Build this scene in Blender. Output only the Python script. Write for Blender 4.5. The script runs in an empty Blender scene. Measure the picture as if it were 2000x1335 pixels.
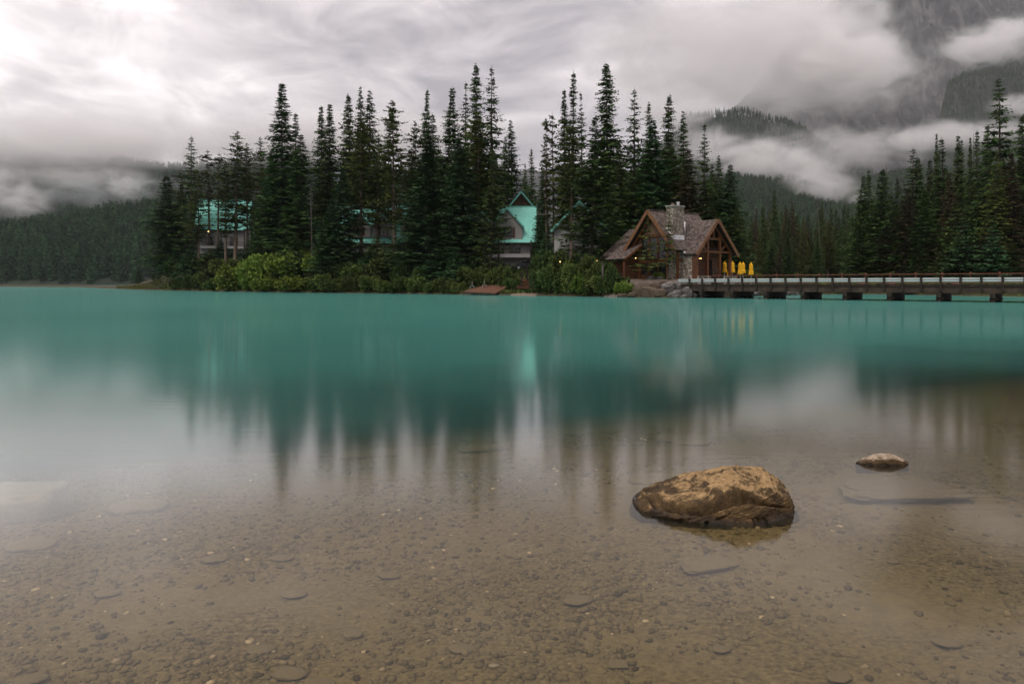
import bpy, bmesh, math, random
import numpy as np
from mathutils import Vector, Matrix, noise as mnoise

random.seed(7); RNG = np.random.default_rng(7)
R = math.radians
scene = bpy.context.scene
COL = scene.collection

# ------------------------------------------------------------------ camera
HZ, FPX, CAMZ = 553.0, 1333.3, 1.5          # horizon row and focal length in photo pixels
cam = bpy.data.cameras.new('camera')
cam.lens = 24; cam.sensor_width = 36; cam.clip_start = 0.05; cam.clip_end = 12000
cam.shift_y = -(667.5 - HZ) / 2000.0
cam_o = bpy.data.objects.new('camera', cam); COL.objects.link(cam_o)
cam_o.location = (0, 0, CAMZ); cam_o.rotation_euler = (R(90), 0, 0)
scene.camera = cam_o

# ------------------------------------------------------------------ world: overcast cloud deck over a Nishita sky
SUN_EL, SUN_AZ = 50.0, -140.0                 # sun direction, azimuth from +Y towards +X
world = bpy.data.worlds.new('World'); scene.world = world; world.use_nodes = True
nt = world.node_tree; N = nt.nodes; Lk = nt.links; N.clear()
def nd(t, **kw):
    n = N.new(t)
    for k, v in kw.items(): setattr(n, k, v)
    return n
out = nd('ShaderNodeOutputWorld'); bg = nd('ShaderNodeBackground'); bg.inputs['Strength'].default_value = 0.13
sky = nd('ShaderNodeTexSky', sky_type='NISHITA', sun_disc=False)
sky.sun_elevation = R(SUN_EL); sky.sun_rotation = R(SUN_AZ)
tc = nd('ShaderNodeTexCoord')
mp = nd('ShaderNodeMapping'); mp.inputs['Scale'].default_value = (1.0, 1.0, 2.6); mp.inputs['Location'].default_value = (3.1, 0.4, 0.9)
Lk.new(tc.outputs['Generated'], mp.inputs['Vector'])
n1 = nd('ShaderNodeTexNoise'); n1.inputs['Scale'].default_value = 2.1; n1.inputs['Detail'].default_value = 7; n1.inputs['Roughness'].default_value = 0.52; n1.inputs['Distortion'].default_value = 0.35
Lk.new(mp.outputs['Vector'], n1.inputs['Vector'])
n2 = nd('ShaderNodeTexNoise'); n2.inputs['Scale'].default_value = 6.5; n2.inputs['Detail'].default_value = 8; n2.inputs['Roughness'].default_value = 0.58; n2.inputs['Distortion'].default_value = 0.8
Lk.new(mp.outputs['Vector'], n2.inputs['Vector'])
mixn = nd('ShaderNodeMath', operation='MULTIPLY_ADD'); mixn.inputs[1].default_value = 0.60
half = nd('ShaderNodeMath', operation='MULTIPLY_ADD'); half.inputs[1].default_value = 0.95; half.inputs[2].default_value = -0.275
Lk.new(n1.outputs['Fac'], half.inputs[0]); Lk.new(n2.outputs['Fac'], mixn.inputs[0]); Lk.new(half.outputs[0], mixn.inputs[2])
cr = nd('ShaderNodeValToRGB')
e = cr.color_ramp.elements
e[0].position = 0.34; e[0].color = (0.340, 0.308, 0.324, 1)
e[1].position = 0.70; e[1].color = (0.96, 0.885, 0.882, 1)
m_ = e.new(0.50); m_.color = (0.570, 0.515, 0.525, 1)
m2_ = e.new(0.60); m2_.color = (0.725, 0.66, 0.662, 1)
Lk.new(mixn.outputs[0], cr.inputs['Fac'])
# the deck is thicker and greyer towards the horizon
sep = nd('ShaderNodeSeparateXYZ'); Lk.new(tc.outputs['Generated'], sep.inputs['Vector'])
mr = nd('ShaderNodeMapRange', interpolation_type='SMOOTHSTEP')
mr.inputs['From Min'].default_value = 0.0; mr.inputs['From Max'].default_value = 0.42
mr.inputs['To Min'].default_value = 7.0; mr.inputs['To Max'].default_value = 9.9
Lk.new(sep.outputs['Z'], mr.inputs['Value'])
vm = nd('ShaderNodeVectorMath', operation='SCALE')
Lk.new(cr.outputs['Color'], vm.inputs[0]); Lk.new(mr.outputs['Result'], vm.inputs['Scale'])
mx = nd('ShaderNodeMixRGB'); mx.inputs['Fac'].default_value = 0.06
Lk.new(vm.outputs['Vector'], mx.inputs[1]); Lk.new(sky.outputs['Color'], mx.inputs[2])
Lk.new(mx.outputs['Color'], bg.inputs['Color']); Lk.new(bg.outputs['Background'], out.inputs['Surface'])

sun = bpy.data.lights.new('sun', 'SUN'); sun.energy = 1.3; sun.angle = R(24); sun.color = (1.0, 0.93, 0.85)
sun_o = bpy.data.objects.new('sun', sun); COL.objects.link(sun_o)
sd = Vector((math.sin(R(SUN_AZ)) * math.cos(R(SUN_EL)), math.cos(R(SUN_AZ)) * math.cos(R(SUN_EL)), math.sin(R(SUN_EL))))
sun_o.rotation_euler = (-sd).to_track_quat('-Z', 'Y').to_euler(); sun_o.location = (0, 0, 80)

vs = scene.view_settings
vs.view_transform = 'Standard'; vs.look = 'None'; vs.exposure = 0.22; vs.gamma = 1.0; vs.use_curve_mapping = False
scene.render.engine = 'CYCLES'
cy = scene.cycles
cy.use_denoising = True; cy.use_adaptive_sampling = True; cy.adaptive_threshold = 0.015
try: cy.denoiser = 'OPENIMAGEDENOISE'
except Exception: pass
cy.max_bounces = 10; cy.diffuse_bounces = 2; cy.glossy_bounces = 2; cy.transmission_bounces = 2
cy.transparent_max_bounces = 8; cy.volume_bounces = 8
cy.volume_step_rate = 1.0; cy.volume_max_steps = 96
cy.caustics_reflective = False; cy.caustics_refractive = False
cy.sample_clamp_indirect = 4.0

# ------------------------------------------------------------------ helpers
def P(px, py, d):
    return Vector(((px - 1000) / FPX * d, d, CAMZ - (py - HZ) / FPX * d))
def PX(px, d): return (px - 1000) / FPX * d
def UU(x, y): return 1000 + x / y * FPX

def tag(o, label=None, cat=None, group=None, kind=None):
    if label: o['label'] = label
    if cat: o['category'] = cat
    if group: o['group'] = group
    if kind: o['kind'] = kind
    return o
def empty(name, loc=(0, 0, 0), rz=0.0):
    o = bpy.data.objects.new(name, None); COL.objects.link(o)
    o.location = loc; o.rotation_euler = (0, 0, rz); o.empty_display_size = 0.5
    return o
def link(name, me, parent=None, loc=None):
    o = bpy.data.objects.new(name, me); COL.objects.link(o)
    if parent is not None: o.parent = parent
    if loc is not None: o.location = loc
    return o
def mesh_np(name, verts, faces, mat=None, smooth=False):
    """verts (n,3), faces (m,k) array or list of lists"""
    me = bpy.data.meshes.new(name)
    v = np.asarray(verts, dtype=np.float32)
    if isinstance(faces, np.ndarray):
        m, k = faces.shape
        me.vertices.add(len(v)); me.vertices.foreach_set('co', v.ravel())
        me.loops.add(m * k); me.loops.foreach_set('vertex_index', faces.astype(np.int32).ravel())
        me.polygons.add(m); me.polygons.foreach_set('loop_start', np.arange(0, m * k, k, dtype=np.int32))
        me.polygons.foreach_set('loop_total', np.full(m, k, dtype=np.int32))
        me.update(calc_edges=True)
    else:
        me.from_pydata([tuple(map(float, p)) for p in v], [], faces); me.update()
    me.validate(clean_customdata=False)
    if smooth: me.polygons.foreach_set('use_smooth', np.ones(len(me.polygons), dtype=bool))
    if mat: me.materials.append(mat)
    return me

class MB:
    """collects boxes, bars, quads; build() links ONE mesh object"""
    def __init__(s): s.v = []; s.f = []
    def add(s, vs_, fs_):
        n = len(s.v); s.v += [tuple(p) for p in vs_]; s.f += [[i + n for i in f] for f in fs_]; return s
    def box(s, x0, x1, y0, y1, z0, z1):
        return s.add([(x0,y0,z0),(x1,y0,z0),(x1,y1,z0),(x0,y1,z0),(x0,y0,z1),(x1,y0,z1),(x1,y1,z1),(x0,y1,z1)],
                     [[0,3,2,1],[4,5,6,7],[0,1,5,4],[1,2,6,5],[2,3,7,6],[3,0,4,7]])
    def bar(s, p, q, w, h, up=(0, 0, 1)):
        p = Vector(p); q = Vector(q); d = (q - p).normalized(); u = Vector(up)
        if abs(d.dot(u)) > 0.98: u = Vector((0, 1, 0))
        a = d.cross(u).normalized(); b = a.cross(d).normalized()
        c = []
        for e_ in (p, q):
            for sx, sy in ((-1,-1),(1,-1),(1,1),(-1,1)): c.append(e_ + a * (sx * w / 2) + b * (sy * h / 2))
        return s.add(c, [[3,2,1,0],[4,5,6,7],[0,1,5,4],[1,2,6,5],[2,3,7,6],[3,0,4,7]])
    def tube(s, p, q, r0, r1, n=8):
        p = Vector(p); q = Vector(q); d = (q - p).normalized()
        u = Vector((0, 0, 1)) if abs(d.z) < 0.95 else Vector((1, 0, 0))
        a = d.cross(u).normalized(); b = a.cross(d)
        c = []
        for e_, r in ((p, r0), (q, r1)):
            for i in range(n):
                t = 2 * math.pi * i / n; c.append(e_ + a * (r * math.cos(t)) + b * (r * math.sin(t)))
        fs = [[i, (i+1) % n, n + (i+1) % n, n + i] for i in range(n)]
        fs += [list(range(n))[::-1], list(range(n, 2*n))]
        return s.add(c, fs)
    def lathe(s, prof, c=(0, 0, 0), n=10, flute=0.0):
        cx, cy_, cz = c; m = len(prof); vv = []
        for (r, z) in prof:
            for i in range(n):
                t = 2 * math.pi * i / n; rr = r * (1 + (flute if i % 2 else -flute))
                vv.append((cx + rr * math.cos(t), cy_ + rr * math.sin(t), cz + z))
        fs = []
        for j in range(m - 1):
            for i in range(n):
                fs.append([j*n+i, j*n+(i+1) % n, (j+1)*n+(i+1) % n, (j+1)*n+i])
        fs += [list(range(n))[::-1], list(range((m-1)*n, m*n))]
        return s.add(vv, fs)
    def poly(s, pts, th, nrm):
        """extruded polygon: pts in a plane, thickness th along nrm"""
        n = len(pts); nv = Vector(nrm).normalized() * th
        a = [Vector(p) for p in pts]; b = [p + nv for p in a]
        fs = [list(range(n))[::-1], list(range(n, 2*n))] + [[i, (i+1) % n, n + (i+1) % n, n + i] for i in range(n)]
        return s.add(a + b, fs)
    def build(s, name, mat, parent=None, smooth=False):
        me = bpy.data.meshes.new(name); me.from_pydata([tuple(map(float, p)) for p in s.v], [], s.f); me.update()
        bm = bmesh.new(); bm.from_mesh(me); bmesh.ops.recalc_face_normals(bm, faces=bm.faces); bm.to_mesh(me); bm.free()
        if smooth:
            for p in me.polygons: p.use_smooth = True
        me.materials.append(mat)
        return link(name, me, parent)

# numpy value noise
def _h(ix, iy, iz):
    n = (ix * 374761393 + iy * 668265263 + iz * 1274126177) & 0xFFFFFFFF
    n = ((n ^ (n >> 13)) * 1274126177) & 0xFFFFFFFF
    n = n ^ (n >> 16)
    return (n & 0xFFFFFF) / float(0xFFFFFF)
def vnoise(x, y, z=None):
    x = np.asarray(x, float); y = np.asarray(y, float); z = np.zeros_like(x) if z is None else np.asarray(z, float)
    ix, iy, iz = np.floor(x).astype(np.int64), np.floor(y).astype(np.int64), np.floor(z).astype(np.int64)
    fx, fy, fz = x - ix, y - iy, z - iz
    s = lambda t: t*t*t*(t*(t*6-15)+10)
    u, v, w = s(fx), s(fy), s(fz); r = 0
    for a in (0, 1):
        for b in (0, 1):
            for c in (0, 1):
                r = r + _h(ix+a, iy+b, iz+c) * (u if a else 1-u) * (v if b else 1-v) * (w if c else 1-w)
    return r * 2 - 1
def fbm(x, y, z=None, o=4, g=0.5):
    r = 0; a = 1.0; t = 0; z = np.zeros_like(np.asarray(x, float)) if z is None else z
    for i in range(o):
        k = 2.03 ** i
        r = r + a * vnoise(x * k + 17.3 * i, y * k + 5.1 * i, z * k + 9.7 * i); t += a; a *= g
    return r / t
def sstep(a, b, x):
    t = np.clip((np.asarray(x, float) - a) / (b - a), 0, 1); return t*t*(3-2*t)

# ------------------------------------------------------------------ materials
def new_mat(name):
    m = bpy.data.materials.new(name); m.use_nodes = True; t = m.node_tree
    return m, t, t.nodes['Principled BSDF']
def tn(t, typ, **kw):
    n = t.nodes.new(typ)
    for k, v in kw.items(): setattr(n, k, v)
    return n
def ramp(t, fac, stops, interp='LINEAR'):
    r = tn(t, 'ShaderNodeValToRGB'); el = r.color_ramp.elements; r.color_ramp.interpolation = interp
    el[0].position, el[0].color = stops[0][0], (*stops[0][1], 1)
    el[1].position, el[1].color = stops[-1][0], (*stops[-1][1], 1)
    for p, c in stops[1:-1]:
        q = el.new(p); q.color = (*c, 1)
    t.links.new(fac, r.inputs['Fac']); return r.outputs['Color']
def noise_tex(t, scale, detail=4, rough=0.55, coord='Object', vscale=None, dist=0.0):
    c = tn(t, 'ShaderNodeTexCoord'); n = tn(t, 'ShaderNodeTexNoise')
    n.inputs['Scale'].default_value = scale; n.inputs['Detail'].default_value = detail; n.inputs['Roughness'].default_value = rough
    n.inputs['Distortion'].default_value = dist
    if vscale:
        m = tn(t, 'ShaderNodeMapping'); m.inputs['Scale'].default_value = vscale
        t.links.new(c.outputs[coord], m.inputs['Vector']); t.links.new(m.outputs['Vector'], n.inputs['Vector'])
    else: t.links.new(c.outputs[coord], n.inputs['Vector'])
    return n.outputs['Fac']
def bump(t, b, height, strength=0.4, dist=0.02):
    n = tn(t, 'ShaderNodeBump'); n.inputs['Strength'].default_value = strength; n.inputs['Distance'].default_value = dist
    t.links.new(height, n.inputs['Height']); t.links.new(n.outputs['Normal'], b.inputs['Normal'])
def mat_noise(name, c0, c1, scale=4.0, rough=0.8, bstr=0.3, bdist=0.02, vscale=None, spec=0.3, detail=5, metallic=0.0):
    m, t, b = new_mat(name)
    f = noise_tex(t, scale, detail, 0.6, 'Object', vscale)
    t.links.new(ramp(t, f, [(0.3, c0), (0.7, c1)]), b.inputs['Base Color'])
    b.inputs['Roughness'].default_value = rough; b.inputs['Specular IOR Level'].default_value = spec
    b.inputs['Metallic'].default_value = metallic
    if bstr: bump(t, b, f, bstr, bdist)
    return m
M = {}
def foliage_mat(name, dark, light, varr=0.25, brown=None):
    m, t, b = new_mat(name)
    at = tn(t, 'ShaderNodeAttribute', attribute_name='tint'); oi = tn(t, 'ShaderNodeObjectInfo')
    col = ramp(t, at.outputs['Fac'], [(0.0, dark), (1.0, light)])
    hs = tn(t, 'ShaderNodeHueSaturation')
    a = tn(t, 'ShaderNodeMapRange'); a.inputs['To Min'].default_value = 0.482; a.inputs['To Max'].default_value = 0.518
    t.links.new(oi.outputs['Random'], a.inputs['Value']); t.links.new(a.outputs['Result'], hs.inputs['Hue'])
    v = tn(t, 'ShaderNodeMapRange'); v.inputs['To Min'].default_value = 1 - varr; v.inputs['To Max'].default_value = 1 + varr
    mu = tn(t, 'ShaderNodeMath', operation='MULTIPLY'); mu.inputs[1].default_value = 7.31
    fr = tn(t, 'ShaderNodeMath', operation='FRACT')
    t.links.new(oi.outputs['Random'], mu.inputs[0]); t.links.new(mu.outputs[0], fr.inputs[0]); t.links.new(fr.outputs[0], v.inputs['Value'])
    t.links.new(v.outputs['Result'], hs.inputs['Value'])
    t.links.new(col, hs.inputs['Color']); t.links.new(hs.outputs['Color'], b.inputs['Base Color'])
    b.inputs['Roughness'].default_value = 0.75; b.inputs['Specular IOR Level'].default_value = 0.15
    return m
M['spruce'] = foliage_mat('spruce_needles', (0.016, 0.036, 0.009), (0.086, 0.145, 0.036), 0.3)
M['bluespruce'] = foliage_mat('blue_green_needles', (0.014, 0.040, 0.015), (0.066, 0.140, 0.050), 0.2)
M['pine'] = foliage_mat('olive_pine_needles', (0.028, 0.038, 0.008), (0.112, 0.130, 0.030), 0.25)
M['brown'] = foliage_mat('browning_needles', (0.034, 0.027, 0.013), (0.098, 0.078, 0.040), 0.2)
M['young'] = foliage_mat('fresh_sapling_needles', (0.040, 0.062, 0.012), (0.150, 0.190, 0.045), 0.1)
M['far'] = foliage_mat('far_forest_needles', (0.008, 0.026, 0.011), (0.070, 0.145, 0.055), 0.55)
M['willow'] = foliage_mat('willow_leaves', (0.034, 0.062, 0.008), (0.165, 0.235, 0.036), 0.35)
M['darkleaf'] = foliage_mat('dark_shrub_leaves', (0.018, 0.034, 0.008), (0.085, 0.125, 0.028), 0.4)
M['grass'] = foliage_mat('shore_grass', (0.060, 0.065, 0.016), (0.170, 0.165, 0.050), 0.1)
M['bark'] = mat_noise('conifer_bark', (0.040, 0.030, 0.023), (0.115, 0.088, 0.070), 3.0, 0.9, 0.5, 0.03, (1, 1, 0.25))
M['palebark'] = mat_noise('pine_bark', (0.085, 0.060, 0.045), (0.200, 0.150, 0.115), 3.0, 0.9, 0.5, 0.03, (1, 1, 0.25))
M['deadbark'] = mat_noise('dead_wood', (0.060, 0.048, 0.042), (0.150, 0.125, 0.110), 3.0, 0.9, 0.5, 0.03, (1, 1, 0.25))
M['soil'] = mat_noise('forest_floor', (0.030, 0.026, 0.014), (0.085, 0.072, 0.036), 0.9, 0.95, 0.5, 0.1, detail=8)
M['path'] = mat_noise('gravel_path', (0.125, 0.098, 0.082), (0.200, 0.165, 0.140), 2.0, 0.95, 0.3, 0.03, detail=8)
M['sand'] = mat_noise('bank_sand', (0.15, 0.105, 0.075), (0.26, 0.195, 0.145), 2.5, 0.95, 0.4, 0.05, detail=8)
M['metalroof'] = mat_noise('green_metal_roof', (0.20, 0.60, 0.50), (0.27, 0.72, 0.61), 1.2, 0.38, 0.05, 0.01, spec=0.5)
M['greentrim'] = mat_noise('green_fascia', (0.12, 0.38, 0.32), (0.17, 0.47, 0.40), 2.0, 0.5, 0.0)
M['whitewall'] = mat_noise('white_shingle_wall', (0.32, 0.31, 0.30), (0.46, 0.45, 0.44), 6.0, 0.8, 0.2, 0.02, (1, 1, 4))
M['greywall'] = mat_noise('grey_siding', (0.23, 0.22, 0.21), (0.33, 0.32, 0.31), 4.0, 0.8, 0.2, 0.02, (1, 1, 5))
M['darktimber'] = mat_noise('dark_timber', (0.012, 0.010, 0.009), (0.045, 0.034, 0.027), 4.0, 0.8, 0.3, 0.02)
M['timber'] = mat_noise('stained_timber', (0.080, 0.027, 0.008), (0.160, 0.058, 0.019), 2.5, 0.6, 0.25, 0.01, (1, 1, 0.3))
M['barge'] = mat_noise('barge_board', (0.120, 0.052, 0.022), (0.200, 0.092, 0.042), 2.5, 0.6, 0.2, 0.01)
M['brick'] = mat_noise('brick', (0.16, 0.09, 0.07), (0.28, 0.18, 0.15), 5.0, 0.9, 0.3, 0.02)
M['steel'] = mat_noise('galvanised_steel', (0.36, 0.41, 0.41), (0.48, 0.53, 0.52), 3.0, 0.42, 0.05, 0.01, spec=0.5, metallic=0.35)
M['flash'] = mat_noise('sheet_flashing', (0.62, 0.62, 0.66), (0.86, 0.84, 0.86), 2.0, 0.45, 0.1, 0.01)
M['yellow'] = mat_noise('yellow_canvas', (0.72, 0.36, 0.010), (0.88, 0.50, 0.022), 3.0, 0.8, 0.1, 0.01)
M['whitemetal'] = mat_noise('white_pole', (0.5, 0.5, 0.5), (0.65, 0.65, 0.65), 3.0, 0.4, 0.0)
M['concrete'] = mat_noise('concrete', (0.22, 0.21, 0.20), (0.36, 0.35, 0.33), 4.0, 0.9, 0.3, 0.01)
M['flower'] = mat_noise('pink_flowers', (0.35, 0.05, 0.14), (0.62, 0.16, 0.30), 9.0, 0.8, 0.3, 0.02)
M['paper'] = mat_noise('white_notice', (0.55, 0.58, 0.62), (0.72, 0.75, 0.78), 9.0, 0.7, 0.0)
M['carpaint'] = mat_noise('black_car_paint', (0.012, 0.012, 0.014), (0.02, 0.02, 0.022), 2.0, 0.25, 0.0, spec=0.6)
M['rubber'] = mat_noise('rubber', (0.012, 0.012, 0.012), (0.025, 0.025, 0.025), 8.0, 0.9, 0.1)
M['plastic_red'] = mat_noise('red_lens', (0.30, 0.02, 0.02), (0.36, 0.03, 0.03), 8.0, 0.3, 0.0)
M['blackiron'] = mat_noise('black_iron', (0.012, 0.012, 0.013), (0.03, 0.03, 0.03), 8.0, 0.6, 0.0)
M['bridgewood'] = mat_noise('creosoted_timber', (0.010, 0.008, 0.006), (0.045, 0.034, 0.026), 2.2, 0.85, 0.4, 0.03, (1, 1, 1))
M['girder'] = mat_noise('weathered_girder', (0.024, 0.017, 0.012), (0.075, 0.058, 0.043), 1.6, 0.85, 0.4, 0.03)
M['railwood'] = mat_noise('red_brown_rail', (0.110, 0.045, 0.026), (0.210, 0.095, 0.058), 3.0, 0.8, 0.2, 0.02)
M['dockwood'] = mat_noise('dock_plank', (0.100, 0.045, 0.026), (0.205, 0.100, 0.062), 3.0, 0.75, 0.3, 0.02)
m, t, b = new_mat('window_glass'); b.inputs['Base Color'].default_value = (0.012, 0.012, 0.014, 1); b.inputs['Roughness'].default_value = 0.06
b.inputs['Specular IOR Level'].default_value = 0.5; M['glass'] = m
def emit(name, col, s):
    m, t, b = new_mat(name); b.inputs['Base Color'].default_value = (*col, 1)
    b.inputs['Emission Color'].default_value = (*col, 1); b.inputs['Emission Strength'].default_value = s; return m
M['lamp'] = emit('lit_bulb', (1.0, 0.58, 0.20), 3.0)
# cedar shingles: per-shingle tone from stretched cells
m, t, b = new_mat('cedar_shingle')
c = tn(t, 'ShaderNodeTexCoord'); mpn = tn(t, 'ShaderNodeMapping'); mpn.inputs['Scale'].default_value = (5.5, 5.5, 2.6)
vo = tn(t, 'ShaderNodeTexVoronoi'); vo.inputs['Scale'].default_value = 1.0
t.links.new(c.outputs['Object'], mpn.inputs['Vector']); t.links.new(mpn.outputs['Vector'], vo.inputs['Vector'])
sp = tn(t, 'ShaderNodeSeparateColor'); t.links.new(vo.outputs['Color'], sp.inputs['Color'])
nf = noise_tex(t, 0.5, 5)
ad = tn(t, 'ShaderNodeMath', operation='ADD'); t.links.new(sp.outputs['Red'], ad.inputs[0]); t.links.new(nf, ad.inputs[1])
t.links.new(ramp(t, ad.outputs[0], [(0.35, (0.045, 0.031, 0.026)), (0.85, (0.095, 0.069, 0.058)), (1.35, (0.165, 0.128, 0.112))]), b.inputs['Base Color'])
b.inputs['Roughness'].default_value = 0.85; bump(t, b, sp.outputs['Green'], 0.5, 0.03); M['shingle'] = m
# field stone masonry
m, t, b = new_mat('field_stone')
c = tn(t, 'ShaderNodeTexCoord'); vo = tn(t, 'ShaderNodeTexVoronoi'); vo.inputs['Scale'].default_value = 4.2
v2 = tn(t, 'ShaderNodeTexVoronoi', feature='DISTANCE_TO_EDGE'); v2.inputs['Scale'].default_value = 4.2
mpn = tn(t, 'ShaderNodeMapping'); mpn.inputs['Scale'].default_value = (1, 1, 1.7)
t.links.new(c.outputs['Object'], mpn.inputs['Vector'])
for q in (vo, v2): t.links.new(mpn.outputs['Vector'], q.inputs['Vector'])
sp = tn(t, 'ShaderNodeSeparateColor'); t.links.new(vo.outputs['Color'], sp.inputs['Color'])
sc_ = ramp(t, sp.outputs['Red'], [(0.0, (0.12, 0.09, 0.065)), (0.4, (0.26, 0.22, 0.175)), (0.75, (0.40, 0.35, 0.29)), (1.0, (0.52, 0.48, 0.42))])
ed = ramp(t, v2.outputs['Distance'], [(0.02, (0, 0, 0)), (0.10, (1, 1, 1))])
mxn = tn(t, 'ShaderNodeMixRGB'); t.links.new(ed, mxn.inputs['Fac']); mxn.inputs[1].default_value = (0.07, 0.06, 0.05, 1); t.links.new(sc_, mxn.inputs[2])
t.links.new(mxn.outputs['Color'], b.inputs['Base Color']); b.inputs['Roughness'].default_value = 0.9; bump(t, b, ed, 0.8, 0.06); M['stone'] = m
# log / board siding with horizontal courses
def siding(name, c0, c1, period, axis='Z'):
    m, t, b = new_mat(name)
    c = tn(t, 'ShaderNodeTexCoord'); w = tn(t, 'ShaderNodeTexWave', wave_type='BANDS', bands_direction=axis, wave_profile='SIN')
    w.inputs['Scale'].default_value = 0.314 / period; w.inputs['Distortion'].default_value = 0.6; w.inputs['Detail'].default_value = 2
    t.links.new(c.outputs['Object'], w.inputs['Vector'])
    f = noise_tex(t, 3.0, 4)
    ml = tn(t, 'ShaderNodeMath', operation='MULTIPLY'); t.links.new(f, ml.inputs[0])
    rr = tn(t, 'ShaderNodeMapRange'); rr.inputs['To Min'].default_value = 0.7; rr.inputs['To Max'].default_value = 1.1
    t.links.new(w.outputs['Fac'], rr.inputs['Value']); t.links.new(rr.outputs['Result'], ml.inputs[1])
    t.links.new(ramp(t, ml.outputs[0], [(0.2, c0), (0.7, c1)]), b.inputs['Base Color'])
    b.inputs['Roughness'].default_value = 0.7; bump(t, b, w.outputs['Fac'], 0.7, 0.05); return m
M['log'] = siding('log_siding', (0.040, 0.013, 0.004), (0.145, 0.052, 0.016), 0.26)
M['board'] = siding('vertical_boards', (0.055, 0.026, 0.012), (0.170, 0.085, 0.040), 0.30, 'X')

# ================================================================== STRUCTURE
def shore_s(x, y): return y - 0.46 * x - 8.1          # signed distance-like coordinate across the near shelf
def bedz(x, y):
    x = np.asarray(x, float); y = np.asarray(y, float)
    s = shore_s(np.clip(x, -12, 16), y)
    dep = np.where(s < 0, 0.052 * (s + 7.6), 0.395 + 0.16 * s)
    dep = np.where(s < -7.6, 0.10 * (s + 7.6), dep)
    dep = np.clip(dep, -1.2, 5.0)
    # gravel banked up round the two emergent rocks
    for (gx, gy, ga, gs) in ((1.36, 4.45, 0.125, 0.75), (3.09, 5.65, 0.15, 0.42)):
        dep = dep - ga * np.exp(-((x - gx) ** 2 + (y - gy) ** 2) / (2 * gs * gs))
    z = -dep + 0.022 * fbm(x * 0.7, y * 0.7, o=3) * (s < 6)
    return z
def axis(fine0, fine1, step, lo, hi, grow=1.25):
    a = list(np.arange(fine0, fine1 + 1e-6, step)); k = step; v = fine1
    while v < hi: k *= grow; v += k; a.append(min(v, hi))
    k = step; v = fine0; p = []
    while v > lo: k *= grow; v -= k; p.append(max(v, lo))
    return np.array(p[::-1] + a)
xs = axis(-5.5, 9.5, 0.06, -4500, 4500); ys = axis(0.6, 10.5, 0.05, -300, 4500)
XX, YY = np.meshgrid(xs, ys); ZZ = bedz(XX, YY)
fine = sstep(13, 9, YY)
ZZ = ZZ + fine * (0.012 * fbm(XX * 7, YY * 7, o=3) + 0.006 * fbm(XX * 22, YY * 22, o=2))
ZZ = np.where((YY < -30), np.minimum(ZZ + 0.02 * (-30 - YY), 6), ZZ)
def grid_faces(ny, nx):
    i = np.arange(ny * nx).reshape(ny, nx)
    return np.stack([i[:-1, :-1], i[:-1, 1:], i[1:, 1:], i[1:, :-1]], -1).reshape(-1, 4)
# gravel bed material
m, t, b = new_mat('gravel_bed')
c = tn(t, 'ShaderNodeTexCoord')
fine_ = noise_tex(t, 46.0, 6, 0.7, vscale=(0.7, 1.0, 0.3)); mid_ = noise_tex(t, 11.0, 5, 0.65); silt = noise_tex(t, 0.9, 6, 0.62, dist=0.6)
siltm = ramp(t, silt, [(0.38, (0, 0, 0)), (0.62, (1, 1, 1))])
grav = ramp(t, fine_, [(0.34, (0.052, 0.034, 0.013)), (0.46, (0.155, 0.108, 0.046)), (0.58, (0.235, 0.168, 0.076)), (0.70, (0.33, 0.24, 0.12))])
siltc = ramp(t, mid_, [(0.3, (0.180, 0.127, 0.056)), (0.7, (0.275, 0.200, 0.095))])
fz = tn(t, 'ShaderNodeMath', operation='MULTIPLY'); fz.inputs[1].default_value = 0.75; t.links.new(siltm, fz.inputs[0])
mxn = tn(t, 'ShaderNodeMixRGB'); t.links.new(fz.outputs[0], mxn.inputs['Fac']); t.links.new(grav, mxn.inputs[1]); t.links.new(siltc, mxn.inputs[2])
t.links.new(mxn.outputs['Color'], b.inputs['Base Color']); b.inputs['Roughness'].default_value = 0.95; b.inputs['Specular IOR Level'].default_value = 0.1
e1 = fine_
bump(t, b, e1, 0.6, 0.012); M['bed'] = m
bed = link('lake_bed', mesh_np('lake_bed', np.stack([XX, YY, ZZ], -1).reshape(-1, 3), grid_faces(*XX.shape), M['bed'], True))
tag(bed, kind='structure')

# ---- water: clear over the gravel shelf, milky with glacial silt where the lake deepens
m, t, b = new_mat('lake_water'); t.nodes.remove(b)
outn = t.nodes['Material Output']
c = tn(t, 'ShaderNodeTexCoord'); sp = tn(t, 'ShaderNodeSeparateXYZ'); t.links.new(c.outputs['Object'], sp.inputs['Vector'])
def mth(op, a, b_=None, c_=None):
    n = tn(t, 'ShaderNodeMath', operation=op)
    for i, q in enumerate((a, b_, c_)):
        if q is None: continue
        if isinstance(q, (int, float)): n.inputs[i].default_value = q
        else: t.links.new(q, n.inputs[i])
    return n.outputs[0]
clx = tn(t, 'ShaderNodeClamp'); clx.inputs['Min'].default_value = -12; clx.inputs['Max'].default_value = 16; t.links.new(sp.outputs['X'], clx.inputs['Value'])
s_ = mth('SUBTRACT', mth('SUBTRACT', sp.outputs['Y'], mth('MULTIPLY', clx.outputs[0], 0.46)), 8.1)
nz = noise_tex(t, 0.35, 4, 0.5)
s_ = mth('ADD', s_, mth('MULTIPLY', mth('SUBTRACT', nz, 0.5), 4.0))
mr = tn(t, 'ShaderNodeMapRange', interpolation_type='SMOOTHSTEP'); mr.inputs['From Min'].default_value = -4.0; mr.inputs['From Max'].default_value = 6.5
mr.inputs['To Min'].default_value = 0.015; mr.inputs['To Max'].default_value = 1.0
t.links.new(s_, mr.inputs['Value'])
dif = tn(t, 'ShaderNodeBsdfDiffuse')
patch = noise_tex(t, 0.05, 3, 0.5)
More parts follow.
